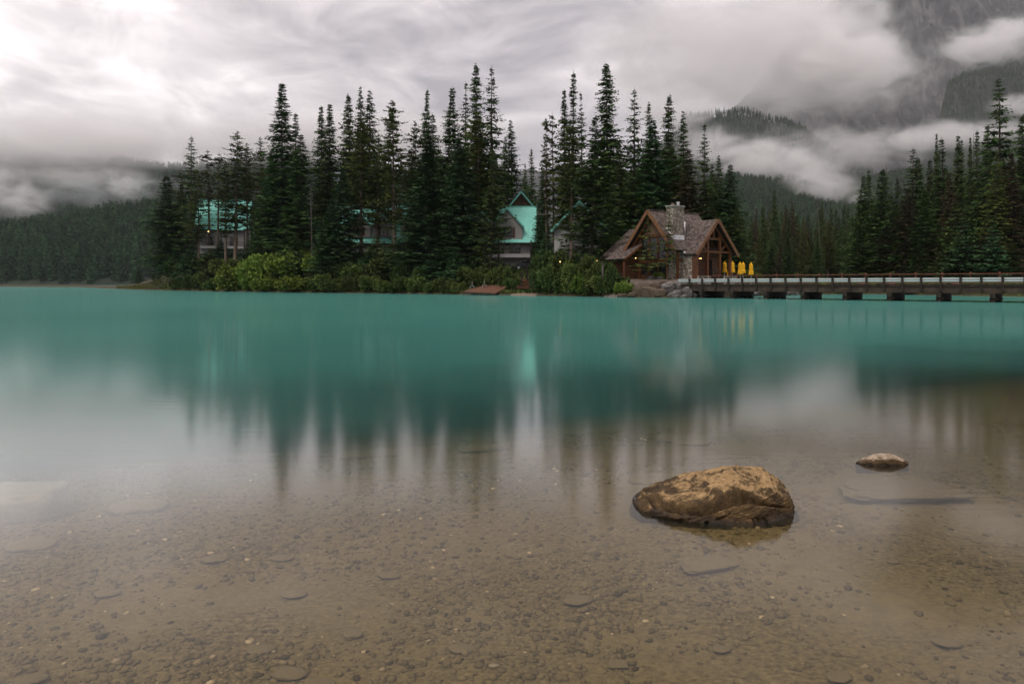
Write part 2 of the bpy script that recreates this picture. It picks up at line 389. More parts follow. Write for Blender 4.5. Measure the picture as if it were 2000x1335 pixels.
t.links.new(ramp(t, patch, [(0.3, (0.066, 0.262, 0.222)), (0.7, (0.092, 0.325, 0.282))]), dif.inputs['Color'])
tr = tn(t, 'ShaderNodeBsdfTransparent'); tr.inputs['Color'].default_value = (0.90, 0.90, 0.84, 1)
body = tn(t, 'ShaderNodeMixShader'); t.links.new(mr.outputs['Result'], body.inputs['Fac']); t.links.new(tr.outputs[0], body.inputs[1]); t.links.new(dif.outputs[0], body.inputs[2])
gl = tn(t, 'ShaderNodeBsdfGlossy'); gl.inputs['Roughness'].default_value = 0.105; gl.inputs['Color'].default_value = (1, 1, 1, 1)
fr = tn(t, 'ShaderNodeFresnel'); fr.inputs['IOR'].default_value = 1.333
# wave slopes make the averaged surface saturate well below a mirror at grazing angles
fcol = ramp(t, fr.outputs['Fac'], [(0.0, (0.0,)*3), (0.06, (0.045,)*3), (0.15, (0.17,)*3), (0.25, (0.44,)*3), (0.42, (0.66,)*3), (0.70, (0.56,)*3), (1.0, (0.52,)*3)])
rip = noise_tex(t, 1.0, 3, 0.5, vscale=(1.1, 9.0, 1.0))
bn = tn(t, 'ShaderNodeBump'); bn.inputs['Strength'].default_value = 0.16; bn.inputs['Distance'].default_value = 0.004; t.links.new(rip, bn.inputs['Height'])
t.links.new(bn.outputs['Normal'], gl.inputs['Normal'])
wm = tn(t, 'ShaderNodeMixShader'); t.links.new(fcol, wm.inputs['Fac']); t.links.new(body.outputs[0], wm.inputs[1]); t.links.new(gl.outputs[0], wm.inputs[2])
t.links.new(wm.outputs[0], outn.inputs['Surface']); M['water'] = m
wv = np.array([(-4500, -25, 0), (4500, -25, 0), (4500, 4500, 0), (-4500, 4500, 0)], float)
water = link('lake_water', mesh_np('lake_water', wv, np.array([[0, 1, 2, 3]]), M['water'])); tag(water, kind='structure')

# ---- the wooded shore: one land sheet in (bearing, distance) rows
SH_U = [-600, 150, 200, 250, 330, 430, 560, 750, 900, 1040, 1200, 1280, 1350, 1450, 1540, 1600, 1700, 1800, 1900, 2000, 2300, 3000]
SH_D = [420, 260, 200, 167, 143, 125, 111, 100, 91, 83, 74, 71, 69.5, 79, 86, 92, 94, 87, 81, 76, 66, 52]
PL_U = [-600, 200, 250, 300, 340, 400, 700, 850, 1000, 1100, 1160, 1450, 1600, 3000]
PL_H = [0.5, 0.5, 0.7, 2.4, 4.6, 6.2, 5.8, 4.4, 3.3, 2.8, 1.9, 1.8, 1.8, 1.8]
BW_U = [-600, 300, 400, 700, 900, 1040, 1150, 1230, 1400, 1600, 3000]
BW_W = [4, 8, 17, 16, 13, 13, 7, 3.4, 3.0, 6, 6]
def shore_d(u): return np.interp(u, SH_U, SH_D)
def landz(u, d):
    u = np.asarray(u, float); d = np.asarray(d, float)
    tt = d - shore_d(u); pl = np.interp(u, PL_U, PL_H); bw = np.interp(u, BW_U, BW_W)
    x = (u - 1000) / FPX * d
    h = 0.22 * sstep(-0.6, 1.0, tt) + (pl - 0.22) * sstep(0.3, bw, tt) + np.where(tt < 0, np.clip(tt * 0.5, -3.5, 0), 0) + 0.06
    h = h + 0.16 * fbm(x * 0.35, d * 0.35, o=3) * sstep(0, 4, tt) * np.where((u > 1180) & (u < 1480), 0.25, 1.0)
    back = np.where(u < 1430, 95, 900)
    h = np.where(tt > back, h - (tt - back) * 0.2, h)
    return h
us = np.concatenate([np.arange(-300, 240, 30), np.arange(240, 2040, 7), np.arange(2040, 2700, 30)])
ds = np.concatenate([np.arange(-6, 4, 0.7), np.arange(4, 30, 1.6), np.geomspace(32, 700, 40)])
UG, TG = np.meshgrid(us, ds); DG = shore_d(UG) + TG
ZG = landz(UG, DG); XG = (UG - 1000) / FPX * DG
land = link('shore_ground', mesh_np('shore_ground', np.stack([XG, DG, ZG], -1).reshape(-1, 3), grid_faces(*UG.shape), M['soil'], True))
tag(land, kind='structure')
def LZ(px, d): return float(landz(px, d))

def strip(name, pts, width, mat, lift=0.03):
    """a walkable ribbon laid on the land; pts in (px, d)"""
    v = []; n = len(pts); W = [Vector((PX(p, d), d, 0)) for p, d in pts]; K = 6
    for i, w in enumerate(W):
        tng = (W[min(i+1, n-1)] - W[max(i-1, 0)]).normalized(); nr = Vector((-tng.y, tng.x, 0))
        for k in range(K):
            q = w + nr * width * (k / (K-1) - 0.5); v.append((q.x, q.y, LZ(UU(q.x, q.y), q.y) + lift))
    f = [[i*K+k, i*K+k+1, (i+1)*K+k+1, (i+1)*K+k] for i in range(n-1) for k in range(K-1)]
    return tag(link(name, mesh_np(name, v, f, mat, True)), kind='structure')
strip('gravel_path', [(u, 74.6 - (u - 1210) * 0.007) for u in range(1180, 1365, 8)], 3.2, M['path'])
strip('sandy_landing', [(u, 84.6 - (u - 1000) * 0.05) for u in range(992, 1052, 6)], 2.6, M['sand'])
strip('service_road', [(u, 99.0) for u in range(985, 1100, 8)], 4.0, M['path'])

# ---- far hills and mountain
def ridge(u, d, pu, py, dc, df, p=1.0, back=0.35):
    zc = CAMZ + (HZ - np.interp(u, pu, py)) / FPX * dc
    tt = (d - df) / (dc - df)
    return np.where(tt <= 1, zc * np.clip(tt, 0, 1) ** p - np.where(tt < 0, 6, 0), zc - (d - dc) * back)
RG = {
 'L1': ([-900, -200, 0, 100, 200, 300, 400, 500, 600, 800, 1000, 1300], [440, 480, 474, 462, 440, 426, 425, 440, 455, 480, 520, 560], 760, 570, 0.75, 0.45),
 'L2': ([-900, 0, 120, 250, 330, 450, 600, 700, 900, 1200], [250, 285, 320, 325, 338, 322, 300, 330, 400, 520], 1600, 860, 0.9, 0.1),
 'R1': ([900, 1100, 1300, 1430, 1560, 1650, 1750, 2000, 2400, 3200], [545, 500, 420, 330, 350, 378, 352, 330, 330, 330], 1750, 620, 1.0, 0.2),
 'R2': ([900, 1100, 1200, 1340, 1450, 1520, 1560, 1600, 1680, 1800, 3200], [520, 450, 390, 228, 228, 238, 246, 275, 330, 400, 400], 2350, 1780, 0.8, 0.5),
 'R3': ([900, 1300, 1450, 1560, 1650, 1720, 1800, 1900, 2100, 3200], [500, 330, 190, 60, -20, -70, -100, -110, -110, -110], 3400, 2500, 1.0, 0.2),
 'R4': ([1600, 1725, 1748, 1762, 1780, 1860, 1960, 2050, 3200], [330, 225, 90, 5, -70, -110, -120, -60, -60], 3150, 2860, 0.55, 0.05),
 'R5': ([1700, 1825, 1838, 1850, 1880, 1950, 2020, 3200], [420, 270, 205, 158, 146, 132, 100, 60], 2640, 2250, 0.9, 0.25),
}
def farz(u, d, parts=False):
    x = (u - 1000) / FPX * d
    n = fbm(x / 170, d / 170, o=4); n2 = fbm(x / 45, d / 45, o=3); zs = []
    for k, a in RG.items():
        z = ridge(u + 9 * n2, d, *a)
        z = z + np.where(z > 4, (n * 0.035 + n2 * 0.012) * np.minimum(z, 400) * 1.6, 0)
        zs.append(z)
    zs = np.array(zs); z = zs.max(0)
    z = np.where((d < 560), np.minimum(z, -4 + (u > 1450) * 5.0), z)
    return (z, zs.argmax(0)) if parts else z
us = np.arange(-900, 3200, 13.0); ds = np.geomspace(430, 3700, 150)
UG, DG = np.meshgrid(us, ds); ZG, WG = farz(UG, DG, True)
WG = np.where(ZG < 0.5, 0, WG)
rockm = np.isin(WG, (4, 5))
XG = (UG - 1000) / FPX * DG
# crags on the rock face
cr_ = fbm(XG / 90, ZG / 60, DG / 90, o=5)
DG2 = DG + np.where(rockm, 60 * cr_, 0); ZG = ZG + np.where(rockm, 26 * fbm(XG / 40, ZG / 25, o=4), 0)
me = mesh_np('mountains', np.stack([XG, DG2, ZG], -1).reshape(-1, 3), grid_faces(*UG.shape), None, True)
at = me.attributes.new('rock', 'FLOAT', 'POINT'); at.data.foreach_set('value', rockm.astype(np.float32).ravel())
m, t, b = new_mat('mountain_ground')
a_ = tn(t, 'ShaderNodeAttribute', attribute_name='rock')
rk = noise_tex(t, 0.012, 9, 0.65, vscale=(1.6, 1.0, 0.7), dist=1.2); fl = noise_tex(t, 0.05, 5)
rc = ramp(t, rk, [(0.38, (0.018, 0.020, 0.024)), (0.5, (0.052, 0.053, 0.058)), (0.62, (0.130, 0.122, 0.125))])
fc = ramp(t, fl, [(0.3, (0.012, 0.020, 0.012)), (0.7, (0.030, 0.042, 0.024))])
mxn = tn(t, 'ShaderNodeMixRGB'); t.links.new(a_.outputs['Fac'], mxn.inputs['Fac']); t.links.new(fc, mxn.inputs[1]); t.links.new(rc, mxn.inputs[2])
t.links.new(mxn.outputs['Color'], b.inputs['Base Color']); b.inputs['Roughness'].default_value = 0.95; bump(t, b, rk, 0.8, 8.0)
me.materials.append(m); tag(link('mountains', me), kind='structure')

# ================================================================== TREE KIT (shared meshes)
def sprays_mesh(name, base, dirv, side, ln, wd, tint, mat, bend=0.12):
    n = len(base); up = np.cross(side, dirv)
    mid = base + dirv * (ln * 0.5)[:, None] - np.array([0, 0, 1.0]) * (ln * bend * 0.3)[:, None]
    tip = base + dirv * ln[:, None] - np.array([0, 0, 1.0]) * (ln * bend)[:, None]
    v = np.stack([base, mid + side * (wd / 2)[:, None] + up * (wd * 0.15)[:, None], tip, mid - side * (wd / 2)[:, None] + up * (wd * 0.15)[:, None]], 1).reshape(-1, 3)
    f = np.arange(n * 4).reshape(-1, 4)
    me = mesh_np(name, v, f, mat)
    a = me.attributes.new('tint', 'FLOAT', 'POINT'); a.data.foreach_set('value', np.clip(np.repeat(tint, 4), 0, 1).astype(np.float32))
    return me
def nrm(a): return a / np.maximum(np.linalg.norm(a, axis=-1, keepdims=True), 1e-9)

def conifer(seed, H=25.0, rad=2.6, cb=0.08, whorls=52, per=8, profile=None, droop=0.35, up=0.15, miss=0.08, jit=0.25,
            spray=0.54, sw=0.22, mat='spruce', bark='bark', k0=1.0, pine=False, lod=1.0, trunk_r=0.26, deadlow=0.0, gaps=0.0):
    r = np.random.default_rng(seed)
    profile = profile or (lambda t: (1 - t) ** 0.8 * min(1, 0.55 + t * 4))
    B, D, S, LN, WD, TI = [], [], [], [], [], []; limbs = []
    lean = r.normal(0, 0.006, 2)
    gapf = r.uniform(0, 10)
    for w in range(whorls):
        t = (w + r.uniform(-0.35, 0.35)) / whorls; t = min(max(t, 0), 0.985)
        z = H * (cb + (1 - cb) * t ** 0.92)
        Lw = rad * profile(t)
        if gaps and math.sin(gapf + t * 21) > 1 - gaps: Lw *= 0.55
        n = max(3, int(round(per * (0.78 + 0.22 * (1 - t)))))
        a0 = r.uniform(0, 6.28)
        for j in range(n):
            if r.random() < miss: continue
            az = a0 + 6.283 * j / n + r.normal(0, 0.22)
            L = max(0.10, Lw * r.uniform(1 - jit * 1.6, 1 + jit))
            zz = z + r.normal(0, 0.12) * H / 25
            o = np.array([math.cos(az), math.sin(az), 0.0]); lat = np.array([-o[1], o[0], 0.0])
            dr = (droop * (1 - t) + (-up * t)) + r.normal(0, 0.07)          # >0 hangs, <0 rises
            K = max(4 if lod >= 1 else 2, int(L / (0.19 / lod) * k0))
            q = np.linspace(0.12, 1.0, K)
            lift = 0.16 * L * (q ** 3)                                       # tips sweep up again
            pts = o[None] * (L * q)[:, None] * math.cos(dr) + np.array([0, 0, 1.0]) * (-math.sin(dr) * L * q ** 1.15 + lift * (dr > 0))[:, None]
            pts[:, 2] += zz; pts[:, :2] += lean * zz
            limbs.append(((lean[0] * zz, lean[1] * zz, zz), tuple(pts[int(K * 0.75)]), 0.035 * (0.4 + L / rad)))
            bt = r.uniform(0.15, 0.6)
            dead = deadlow and t < deadlow and r.random() < 0.75
            for si in (-1, 1, 0):
                if si == 0:
                    m_ = r.random(K) < (0.55 if not pine else 0.9)
                else: m_ = r.random(K) < (0.92 if not dead else 0.2)
                if not m_.any(): continue
                kk = m_.sum(); qq = q[m_]
                fw = r.uniform(0.35, 0.9, kk)
                if pine:
                    dv = o[None] * fw[:, None] + lat[None] * (si * r.uniform(0.3, 1.1, kk))[:, None] + np.array([0, 0, 1.0]) * r.uniform(-0.1, 0.75, kk)[:, None] + r.normal(0, 0.25, (kk, 3))
                else:
                    vert = r.uniform(-0.75, -0.10, kk) if si == 0 else r.uniform(-0.45, 0.10, kk)
                    dv = o[None] * fw[:, None] + lat[None] * (si * r.uniform(0.45, 1.0, kk))[:, None] + np.array([0, 0, 1.0]) * vert[:, None] + r.normal(0, 0.12, (kk, 3))
                dv = nrm(dv)
                ln = spray * r.uniform(0.65, 1.25, kk) * (1.15 - 0.5 * qq) * (0.34 + 0.66 * min(1, L / 1.3)) / math.sqrt(lod)
                rv = r.normal(0, 1, (kk, 3)); rv[:, 2] *= 0.35
                sd_ = nrm(np.cross(dv, np.cross(rv, dv)))
                B.append(pts[m_]); D.append(dv); S.append(sd_); LN.append(ln); WD.append(ln * sw / spray * r.uniform(0.7, 1.3, kk) * 1.0)
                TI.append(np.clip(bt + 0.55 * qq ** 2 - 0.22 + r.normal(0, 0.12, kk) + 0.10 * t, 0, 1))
    # leader
    kk = int(14 * lod) + 3; zt = np.linspace(0.955, 0.998, kk) * H
    a = r.uniform(0, 6.28, kk); dv = nrm(np.stack([np.cos(a) * 0.45, np.sin(a) * 0.45, np.full(kk, 0.9)], 1))
    B.append(np.stack([lean[0] * zt, lean[1] * zt, zt], 1)); D.append(dv); S.append(nrm(np.cross(dv, np.array([0.1, 0.2, 1.0])))); LN.append(np.linspace(0.24, 0.14, kk) * H / 25); WD.append(np.full(kk, 0.045)); TI.append(np.full(kk, 0.4))
    B, D, S, LN, WD, TI = map(np.concatenate, (B, D, S, LN, WD, TI))
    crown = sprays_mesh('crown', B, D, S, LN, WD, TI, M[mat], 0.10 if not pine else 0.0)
    tb = MB(); seg = 7; n = 7 if lod >= 1 else 4
    prev = None
    for i in range(seg):
        za, zb = H * i / seg * 0.99, H * (i + 1) / seg * 0.99
        ra, rb = (trunk_r * (1 - 0.94 * q) * (1.25 if q == 0 else 1) for q in (i / seg, (i + 1) / seg))
        tb.tube((lean[0] * za, lean[1] * za, za - (0.6 if i == 0 else 0)), (lean[0] * zb, lean[1] * zb, zb), ra, rb, n)
    if lod >= 0.9:
        for p, q, w in limbs: tb.tube(p, q, w, w * 0.3, 3)
    me = bpy.data.meshes.new('trunk'); me.from_pydata([tuple(map(float, p)) for p in tb.v], [], tb.f); me.update(); me.materials.append(M[bark])
    return dict(H=H, rad=rad, crown=crown, trunk=me)

spire = lambda t: (1 - t) ** 0.80 * min(1, 0.6 + t * 4) * (0.9 + 0.1 * math.sin(t * 40))
cone = lambda t: (1 - t) ** 0.80 * min(1, 0.75 + t * 3)
wide = lambda t: (1 - t) ** 0.95 * min(1, 0.8 + t * 4)
pinep = lambda t: (0.75 + 0.25 * math.sin(t * 17)) * min(1, (1 - t) * 2.4) ** 0.7 * min(1, 0.5 + t * 3)
K = {}
K['spruce'] = [conifer(16, profile=lambda t: cone(t) * (0.9 + 0.22 * math.sin(t * 13 + 2)), whorls=62, per=11, mat='spruce', droop=0.55, miss=0.06, jit=0.3), conifer(17, profile=cone, whorls=50, per=11, mat='spruce', droop=0.3, miss=0.2, jit=0.45, gaps=0.25, deadlow=0.12),
               conifer(14, profile=cone, whorls=50, per=12, mat='spruce', droop=0.5, miss=0.1, jit=0.4), conifer(15, profile=lambda t: cone(t) * (0.85 + 0.3 * math.sin(t * 9 + 1)), whorls=56, per=12, mat='spruce', droop=0.35, jit=0.35),
               conifer(11, profile=cone, whorls=58, per=13, mat='spruce'),
               conifer(12, profile=cone, whorls=54, per=12, mat='spruce', droop=0.45, miss=0.14),
               conifer(13, profile=spire, whorls=58, per=12, mat='spruce', gaps=0.35)]
K['blue'] = [conifer(21, profile=wide, whorls=58, per=13, mat='bluespruce', droop=0.3), conifer(22, profile=cone, whorls=56, per=13, mat='bluespruce', cb=0.04)]
K['spire'] = [conifer(31, rad=1.9, profile=spire, whorls=58, per=12, mat='spruce', droop=0.5), conifer(32, rad=1.9, profile=spire, whorls=54, per=10, mat='spruce', droop=0.5, miss=0.18, gaps=0.5)]
K['sparse'] = [conifer(41, profile=spire, whorls=36, per=10, mat='spruce', miss=0.22, gaps=0.5, droop=0.3, spray=0.56), conifer(42, profile=cone, whorls=38, per=10, mat='spruce', miss=0.2, droop=0.4, spray=0.56)]
K['pine'] = [conifer(51, profile=pinep, cb=0.26, whorls=34, per=7, mat='pine', bark='palebark', droop=0.1, up=0.35, miss=0.15, jit=0.4, spray=0.50, sw=0.24, pine=True, gaps=0.3),
             conifer(52, profile=pinep, cb=0.20, whorls=38, per=7, mat='pine', bark='palebark', droop=0.15, up=0.3, miss=0.12, jit=0.4, spray=0.50, sw=0.24, pine=True)]
K['thinpine'] = [conifer(61, profile=pinep, cb=0.42, whorls=22, per=6, rad=1.8, mat='pine', bark='palebark', droop=0.1, up=0.3, miss=0.25, jit=0.5, spray=0.6, sw=0.30, pine=True, gaps=0.4),
                 conifer(62, profile=pinep, cb=0.50, whorls=20, per=6, rad=1.9, mat='brown', bark='bark', droop=0.1, up=0.3, miss=0.3, jit=0.5, spray=0.6, sw=0.26, pine=True, gaps=0.4)]
K['brown'] = [conifer(71, profile=spire, whorls=52, per=12, mat='brown', droop=0.5, miss=0.2), conifer(72, profile=cone, whorls=52, per=10, mat='brown', droop=0.45, miss=0.2, cb=0.1)]
K['youngspruce'] = [conifer(81, H=9, rad=1.9, profile=wide, cb=0.03, whorls=24, per=13, mat='bluespruce', spray=0.5, sw=0.24, droop=0.22, trunk_r=0.12),
                    conifer(82, H=9, rad=1.9, profile=wide, cb=0.03, whorls=22, per=13, mat='spruce', spray=0.5, sw=0.24, droop=0.25, trunk_r=0.12)]
K['sapling'] = [conifer(91, H=8, rad=1.15, profile=cone, cb=0.16, whorls=20, per=6, mat='young', spray=0.36, sw=0.17, droop=0.2, miss=0.15, trunk_r=0.08, jit=0.4, k0=1.6),
                conifer(92, H=8, rad=1.0, profile=cone, cb=0.2, whorls=18, per=6, mat='pine', spray=0.36, sw=0.17, droop=0.25, miss=0.2, trunk_r=0.08, jit=0.4, k0=1.6)]
K['deadlow'] = [conifer(95, profile=spire, whorls=56, per=11, mat='spruce', bark='deadbark', droop=0.5, deadlow=0.35, miss=0.12), conifer(96, profile=spire, whorls=52, per=11, mat='pine', bark='deadbark', droop=0.5, deadlow=0.3)]
# snag: bare pole with broken stubs
def snag(seed, H=20):
    r = random.Random(seed); tb = MB()
    for i in range(6):
        za, zb = H * i / 6, H * (i + 1) / 6
        tb.tube((0, 0, za - (0.6 if i == 0 else 0)), (0, 0, zb), 0.19 * (1 - za / H * 0.85), 0.19 * (1 - zb / H * 0.85), 6)
    me = mesh_np('trunk', tb.v, tb.f, M['deadbark'])
    sb = MB()
    for i in range(46):
        z = r.uniform(0.3, 0.98) * H; a = r.uniform(0, 6.28); l = r.uniform(0.2, 0.75)
        sb.tube((0, 0, z), (l * math.cos(a), l * math.sin(a), z - r.uniform(0.05, 0.35)), 0.035, 0.012, 3)
    return dict(H=H, rad=0.6, crown=mesh_np('dead_branches', sb.v, sb.f, M['deadbark']), trunk=me, cname='dead_branches')
K['snag'] = [snag(1), snag(2)]

def tree(name, kind, px, top, off, wpx, label, group=None, base=None, var=None, cat='tree', d=None, lean=0.0):
    """tree whose tip shows at (px, top); off metres behind the waterline; wpx crown width in photo pixels"""
    d = d or (float(shore_d(px)) + off)
    v = K[kind][(int(px * 7 + top) if var is None else var) % len(K[kind])]
    zb = LZ(px, d) if base is None else base
    zt = CAMZ + (HZ - top) / FPX * d
    h = zt - zb; w = wpx / FPX * d / 2 * (1.95 if kind in ('spruce', 'blue', 'spire', 'sparse', 'deadlow', 'brown') else 1.5) * random.uniform(0.93, 1.1)
    o = empty(name, (PX(px, d), d, zb), random.uniform(0, 6.28)); o.rotation_euler = (R(random.gauss(0, 0.7)), R(random.gauss(0, 0.7)), o.rotation_euler[2])
    if lean: o.rotation_euler = (0, R(lean), 0)
    sz = h / v['H']; sx = w / v['rad']
    a = link('trunk', v['trunk'], o); c_ = link(v.get('cname', 'crown'), v['crown'], o)
    if 'cname' in v: c_['kind'] = 'stuff'
    tsx = max(0.45 * sz + 0.1, min(sx, 1.1 * sz))
    a.scale = (tsx if kind not in ('sparse', 'pine', 'thinpine') else (tsx * 0.5 + sx * 0.5), ) * 2 + (sz,)
    c_.scale = (sx, sx, sz)
    tag(o, label, cat, group); return o

# ================================================================== TREES ON THE POINT (px, tip row, metres behind waterline, crown width px)
G_PT = 'conifers on the wooded point'
T = [
 ('spruce_tree','spruce',330,343,14,64,'broad dark spruce standing outermost left on the point'),
 ('spruce_tree','spruce',347,356,20,40,'shorter spruce tucked behind the outermost left spruce'),
 ('pine_tree','sparse',372,263,18,44,'tall gappy pine towering over the left tip of the point'),
 ('pine_tree','thinpine',357,330,22,30,'thin pine just left of the tall gappy pine'),
 ('pine_tree','pine',388,342,15,40,'olive pine in front of the left green-roofed lodge wall'),
 ('pine_tree','thinpine',410,293,20,34,'ragged brownish pine before the left green roof, left of its pair',1),
 ('pine_tree','thinpine',425,298,22,36,'ragged brownish pine before the left green roof, right of its pair',1),
 ('pine_tree','pine',460,254,15,62,'full olive pine with bare pale trunk, tallest before the left lodge',0),
 ('pine_tree','pine',441,312,13,40,'olive pine with bare trunk leaning out left of the full pine',0),
 ('pine_tree','pine',484,278,19,40,'slim pine just right of the full olive pine'),
 ('pine_tree','pine',506,268,21,42,'feathery-topped pine midway between full pine and tallest left spire'),
 ('spruce_tree','spire',527,295,20,36,'grey-green spruce left of the tallest left spire'),
 ('spruce_tree','deadlow',516,352,14,42,'spruce with brown dead lower trunk behind the bright shrubs'),
 ('spruce_tree','spire',553,163,15,62,'tallest spire-shaped spruce on the left half of the point',0),
 ('spruce_tree','spire',575,218,18,44,'spruce leaning against the right side of the tallest left spire',1),
 ('spruce_tree','spruce',586,262,12,54,'light-tipped spruce right of the tallest left spire'),
 ('spruce_tree','youngspruce',577,452,7,46,'young spruce among bright shrubs below the left spires'),
 ('dead_snag','snag',610,363,8,12,'bare dead snag standing against the second green roof'),
 ('spruce_tree','spire',631,207,24,38,'left of the two spruces joined in drifting smoke'),
 ('spruce_tree','spire',646,202,22,44,'right of the two spruces joined in drifting smoke'),
 ('pine_tree','thinpine',668,223,28,26,'thin see-through pine in the drifting smoke',0),
 ('spruce_tree','spruce',687,182,24,46,'left spruce of the close trio above the smoke'),
 ('spruce_tree','spruce',706,170,28,40,'middle and tallest spruce of the close trio above the smoke'),
 ('spruce_tree','spruce',721,177,26,48,'right spruce of the close trio above the smoke'),
 ('pine_tree','pine',706,226,14,66,'bulky olive pine in front of the close trio',1),
 ('spruce_tree','blue',672,326,9,54,'blue-green spruce hiding the roof gap right of the dead snag'),
 ('spruce_tree','blue',648,402,6,50,'pale young spruce right of the dead snag, low by the water'),
 ('pine_tree','pine',738,258,20,46,'olive pine between the close trio and the spiked fir'),
 ('spruce_tree','sparse',757,211,24,32,'thin gappy spruce left of the spiked fir'),
 ('pine_tree','pine',771,193,15,60,'dense olive fir with a spiked top above the third roof',1),
 ('spruce_tree','youngspruce',771,462,7,60,'dark full spruce under the spiked fir by the water'),
 ('spruce_tree','spruce',826,174,24,44,'pointed spruce left of centre with olive pine at its foot'),
 ('pine_tree','pine',812,236,20,48,'olive pine just left of the big blue-green spruce',1),
 ('spruce_tree','blue',838,264,8,86,'big blue-green spruce reaching down to the shore at centre',0),
 ('spruce_tree','spruce',870,167,18,56,'tall dark spruce right behind the big blue-green spruce'),
 ('spruce_tree','spruce',850,222,26,40,'spruce half hidden between the two central spruces'),
 ('spruce_tree','sparse',908,158,20,40,'ragged spruce, left one of the tall central three',0),
 ('spruce_tree','spruce',930,125,18,52,'highest spruce of the tall central three',0),
 ('spruce_tree','sparse',960,128,16,54,'gappy spruce, right one of the tall central three',1),
 ('spruce_tree','blue',905,256,9,60,'blue-green spruce in front of the tall central three',1),
 ('pine_tree','pine',934,220,14,56,'olive pine under the tall central three',1),
 ('spruce_tree','spruce',958,292,6,40,'light-tipped olive spruce by the dock',1),
 ('spruce_tree','spruce',983,268,32,36,'dark spruce just right of the light-tipped dock spruce'),
 ('spruce_tree','spruce',1003,233,34,40,'lone pointed spruce left of the gap over the timber gable'),
 ('spruce_tree','youngspruce',890,482,4,48,'small spruce left of the dock shore'),
 ('spruce_tree','youngspruce',806,472,6,58,'dark young spruce left of the small dock spruce'),
 ('spruce_tree','youngspruce',850,476,5,56,'dark young spruce below the big blue-green spruce'),
 ('spruce_tree','spruce',1041,288,60,28,'small distant spruce in the gap, taller of two'),
 ('spruce_tree','spruce',1030,318,62,20,'small distant spruce in the gap, shorter of two'),
 ('spruce_tree','blue',1054,326,20,20,'slim blue-green spruce right of the timber-gabled roof',1),
 ('pine_tree','thinpine',1070,224,24,24,'thin pine with bare trunk, left of its pair',0),
 ('pine_tree','thinpine',1083,217,22,32,'thin pine with bare trunk, right of its pair',0),
 ('pine_tree','thinpine',1069,284,20,26,'short thin pine in the gap right of the timber gable',0),
 ('spruce_tree','spire',1105,174,22,36,'dark spruce at the left shoulder of the tall twin',0),
 ('spruce_tree','spire',1117,139,20,46,'tall dark spruce over the white-walled gable',1),
 ('spruce_tree','sparse',1141,178,20,36,'open gappy spruce left of the highest spruce',0),
 ('pine_tree','pine',1116,234,14,62,'olive pine in front of the white-walled gable',0),
 ('spruce_tree','spruce',1155,226,8,62,'light grey-green spruce drooping beside the cabin',1),
 ('spruce_tree','spruce',1188,122,24,74,'highest and broadest spruce, behind the cabin left wing',0),
 ('spruce_tree','sparse',1239,168,26,50,'open-branched spruce right of the highest spruce',1),
 ('spruce_tree','spruce',1275,195,28,44,'pale-tipped spruce above the cabin gable',1),
 ('spruce_tree','spruce',1301,188,30,50,'tall spruce directly behind the cabin chimney',0),
 ('spruce_tree','blue',1281,232,20,74,'full green spruce filling the space over the cabin roof',1),
 ('pine_tree','brown',1264,262,27,34,'brownish conifer left of the full spruce over the cabin'),
 ('spruce_tree','spruce',1335,217,28,44,'pointed spruce right of the cabin chimney',2),
 ('spruce_tree','spruce',1313,285,22,54,'dark spruce low behind the cabin chimney'),
 ('pine_tree','brown',1349,290,20,62,'brown-green conifer above the cabin porch roof',1),
 ('spruce_tree','sparse',1373,242,24,44,'gappy spruce above the cabin porch gable',0),
 ('spruce_tree','spruce',1396,318,28,30,'left of the small pair of spruces right of the cabin'),
 ('spruce_tree','spruce',1404,303,22,38,'right of the small pair of spruces right of the cabin'),
 ('spruce_tree','blue',1422,321,18,56,'last spruce of the point, right of the cabin porch',1),
 ('spruce_tree','spruce',1436,400,14,36,'low dark spruce at the right edge of the point'),
 ('spruce_tree','spruce',1236,312,18,62,'dark full spruce left behind the cabin gable',1),
 ('spruce_tree','spruce',1210,275,20,44,'dark spruce tucked behind the highest spruce'),
 ('spruce_tree','spruce',1375,352,16,60,'dark bushy spruce over the cabin porch',1),
 ('sapling_conifer','sapling',1264,424,3.2,42,'slim yellow-green sapling before the cabin windows',0),
 ('sapling_conifer','sapling',1305,402,2.8,30,'slim olive sapling before the cabin chimney',1),
 ('spruce_tree','youngspruce',318,494,9,26,'little spruce at the foot of the outermost left spruce'),
 ('spruce_tree','youngspruce',272,520,10,15,'tiny lone spruce on the grassy left tip'),
 ('spruce_tree','youngspruce',300,532,8,10,'tiniest spruce on the bank of the left tip'),
 ('spruce_tree','youngspruce',374,476,6,42,'young green spruce at the left foot of the point'),
 ('spruce_tree','youngspruce',346,486,10,40,'young dark spruce beside the left white wall'),
]
for q in T:
    tree(q[0], q[1], q[2], q[3], q[4], q[5], q[6], G_PT, var=q[7] if len(q) > 7 else None)
G_UN = 'shaded understorey spruces'
for (px, top, off, w) in [(405,488,11,40),(430,468,20,44),(498,452,20,44),(545,470,11,46),(800,440,12,52),(852,436,13,50),(735,456,11,46),(690,478,10,46),(722,490,9,44),(935,470,9,42),(905,478,11,42),
                          (1068,452,10,36),(1098,470,6,44),(1128,500,4,44),(1180,440,10,40),(520,430,26,40),(1066,400,24,30)]:
    tree('spruce_tree', 'youngspruce' if top > 440 else 'spruce', px, top, off, w, 'dark shaded spruce growing under the taller trees of the point', G_UN)
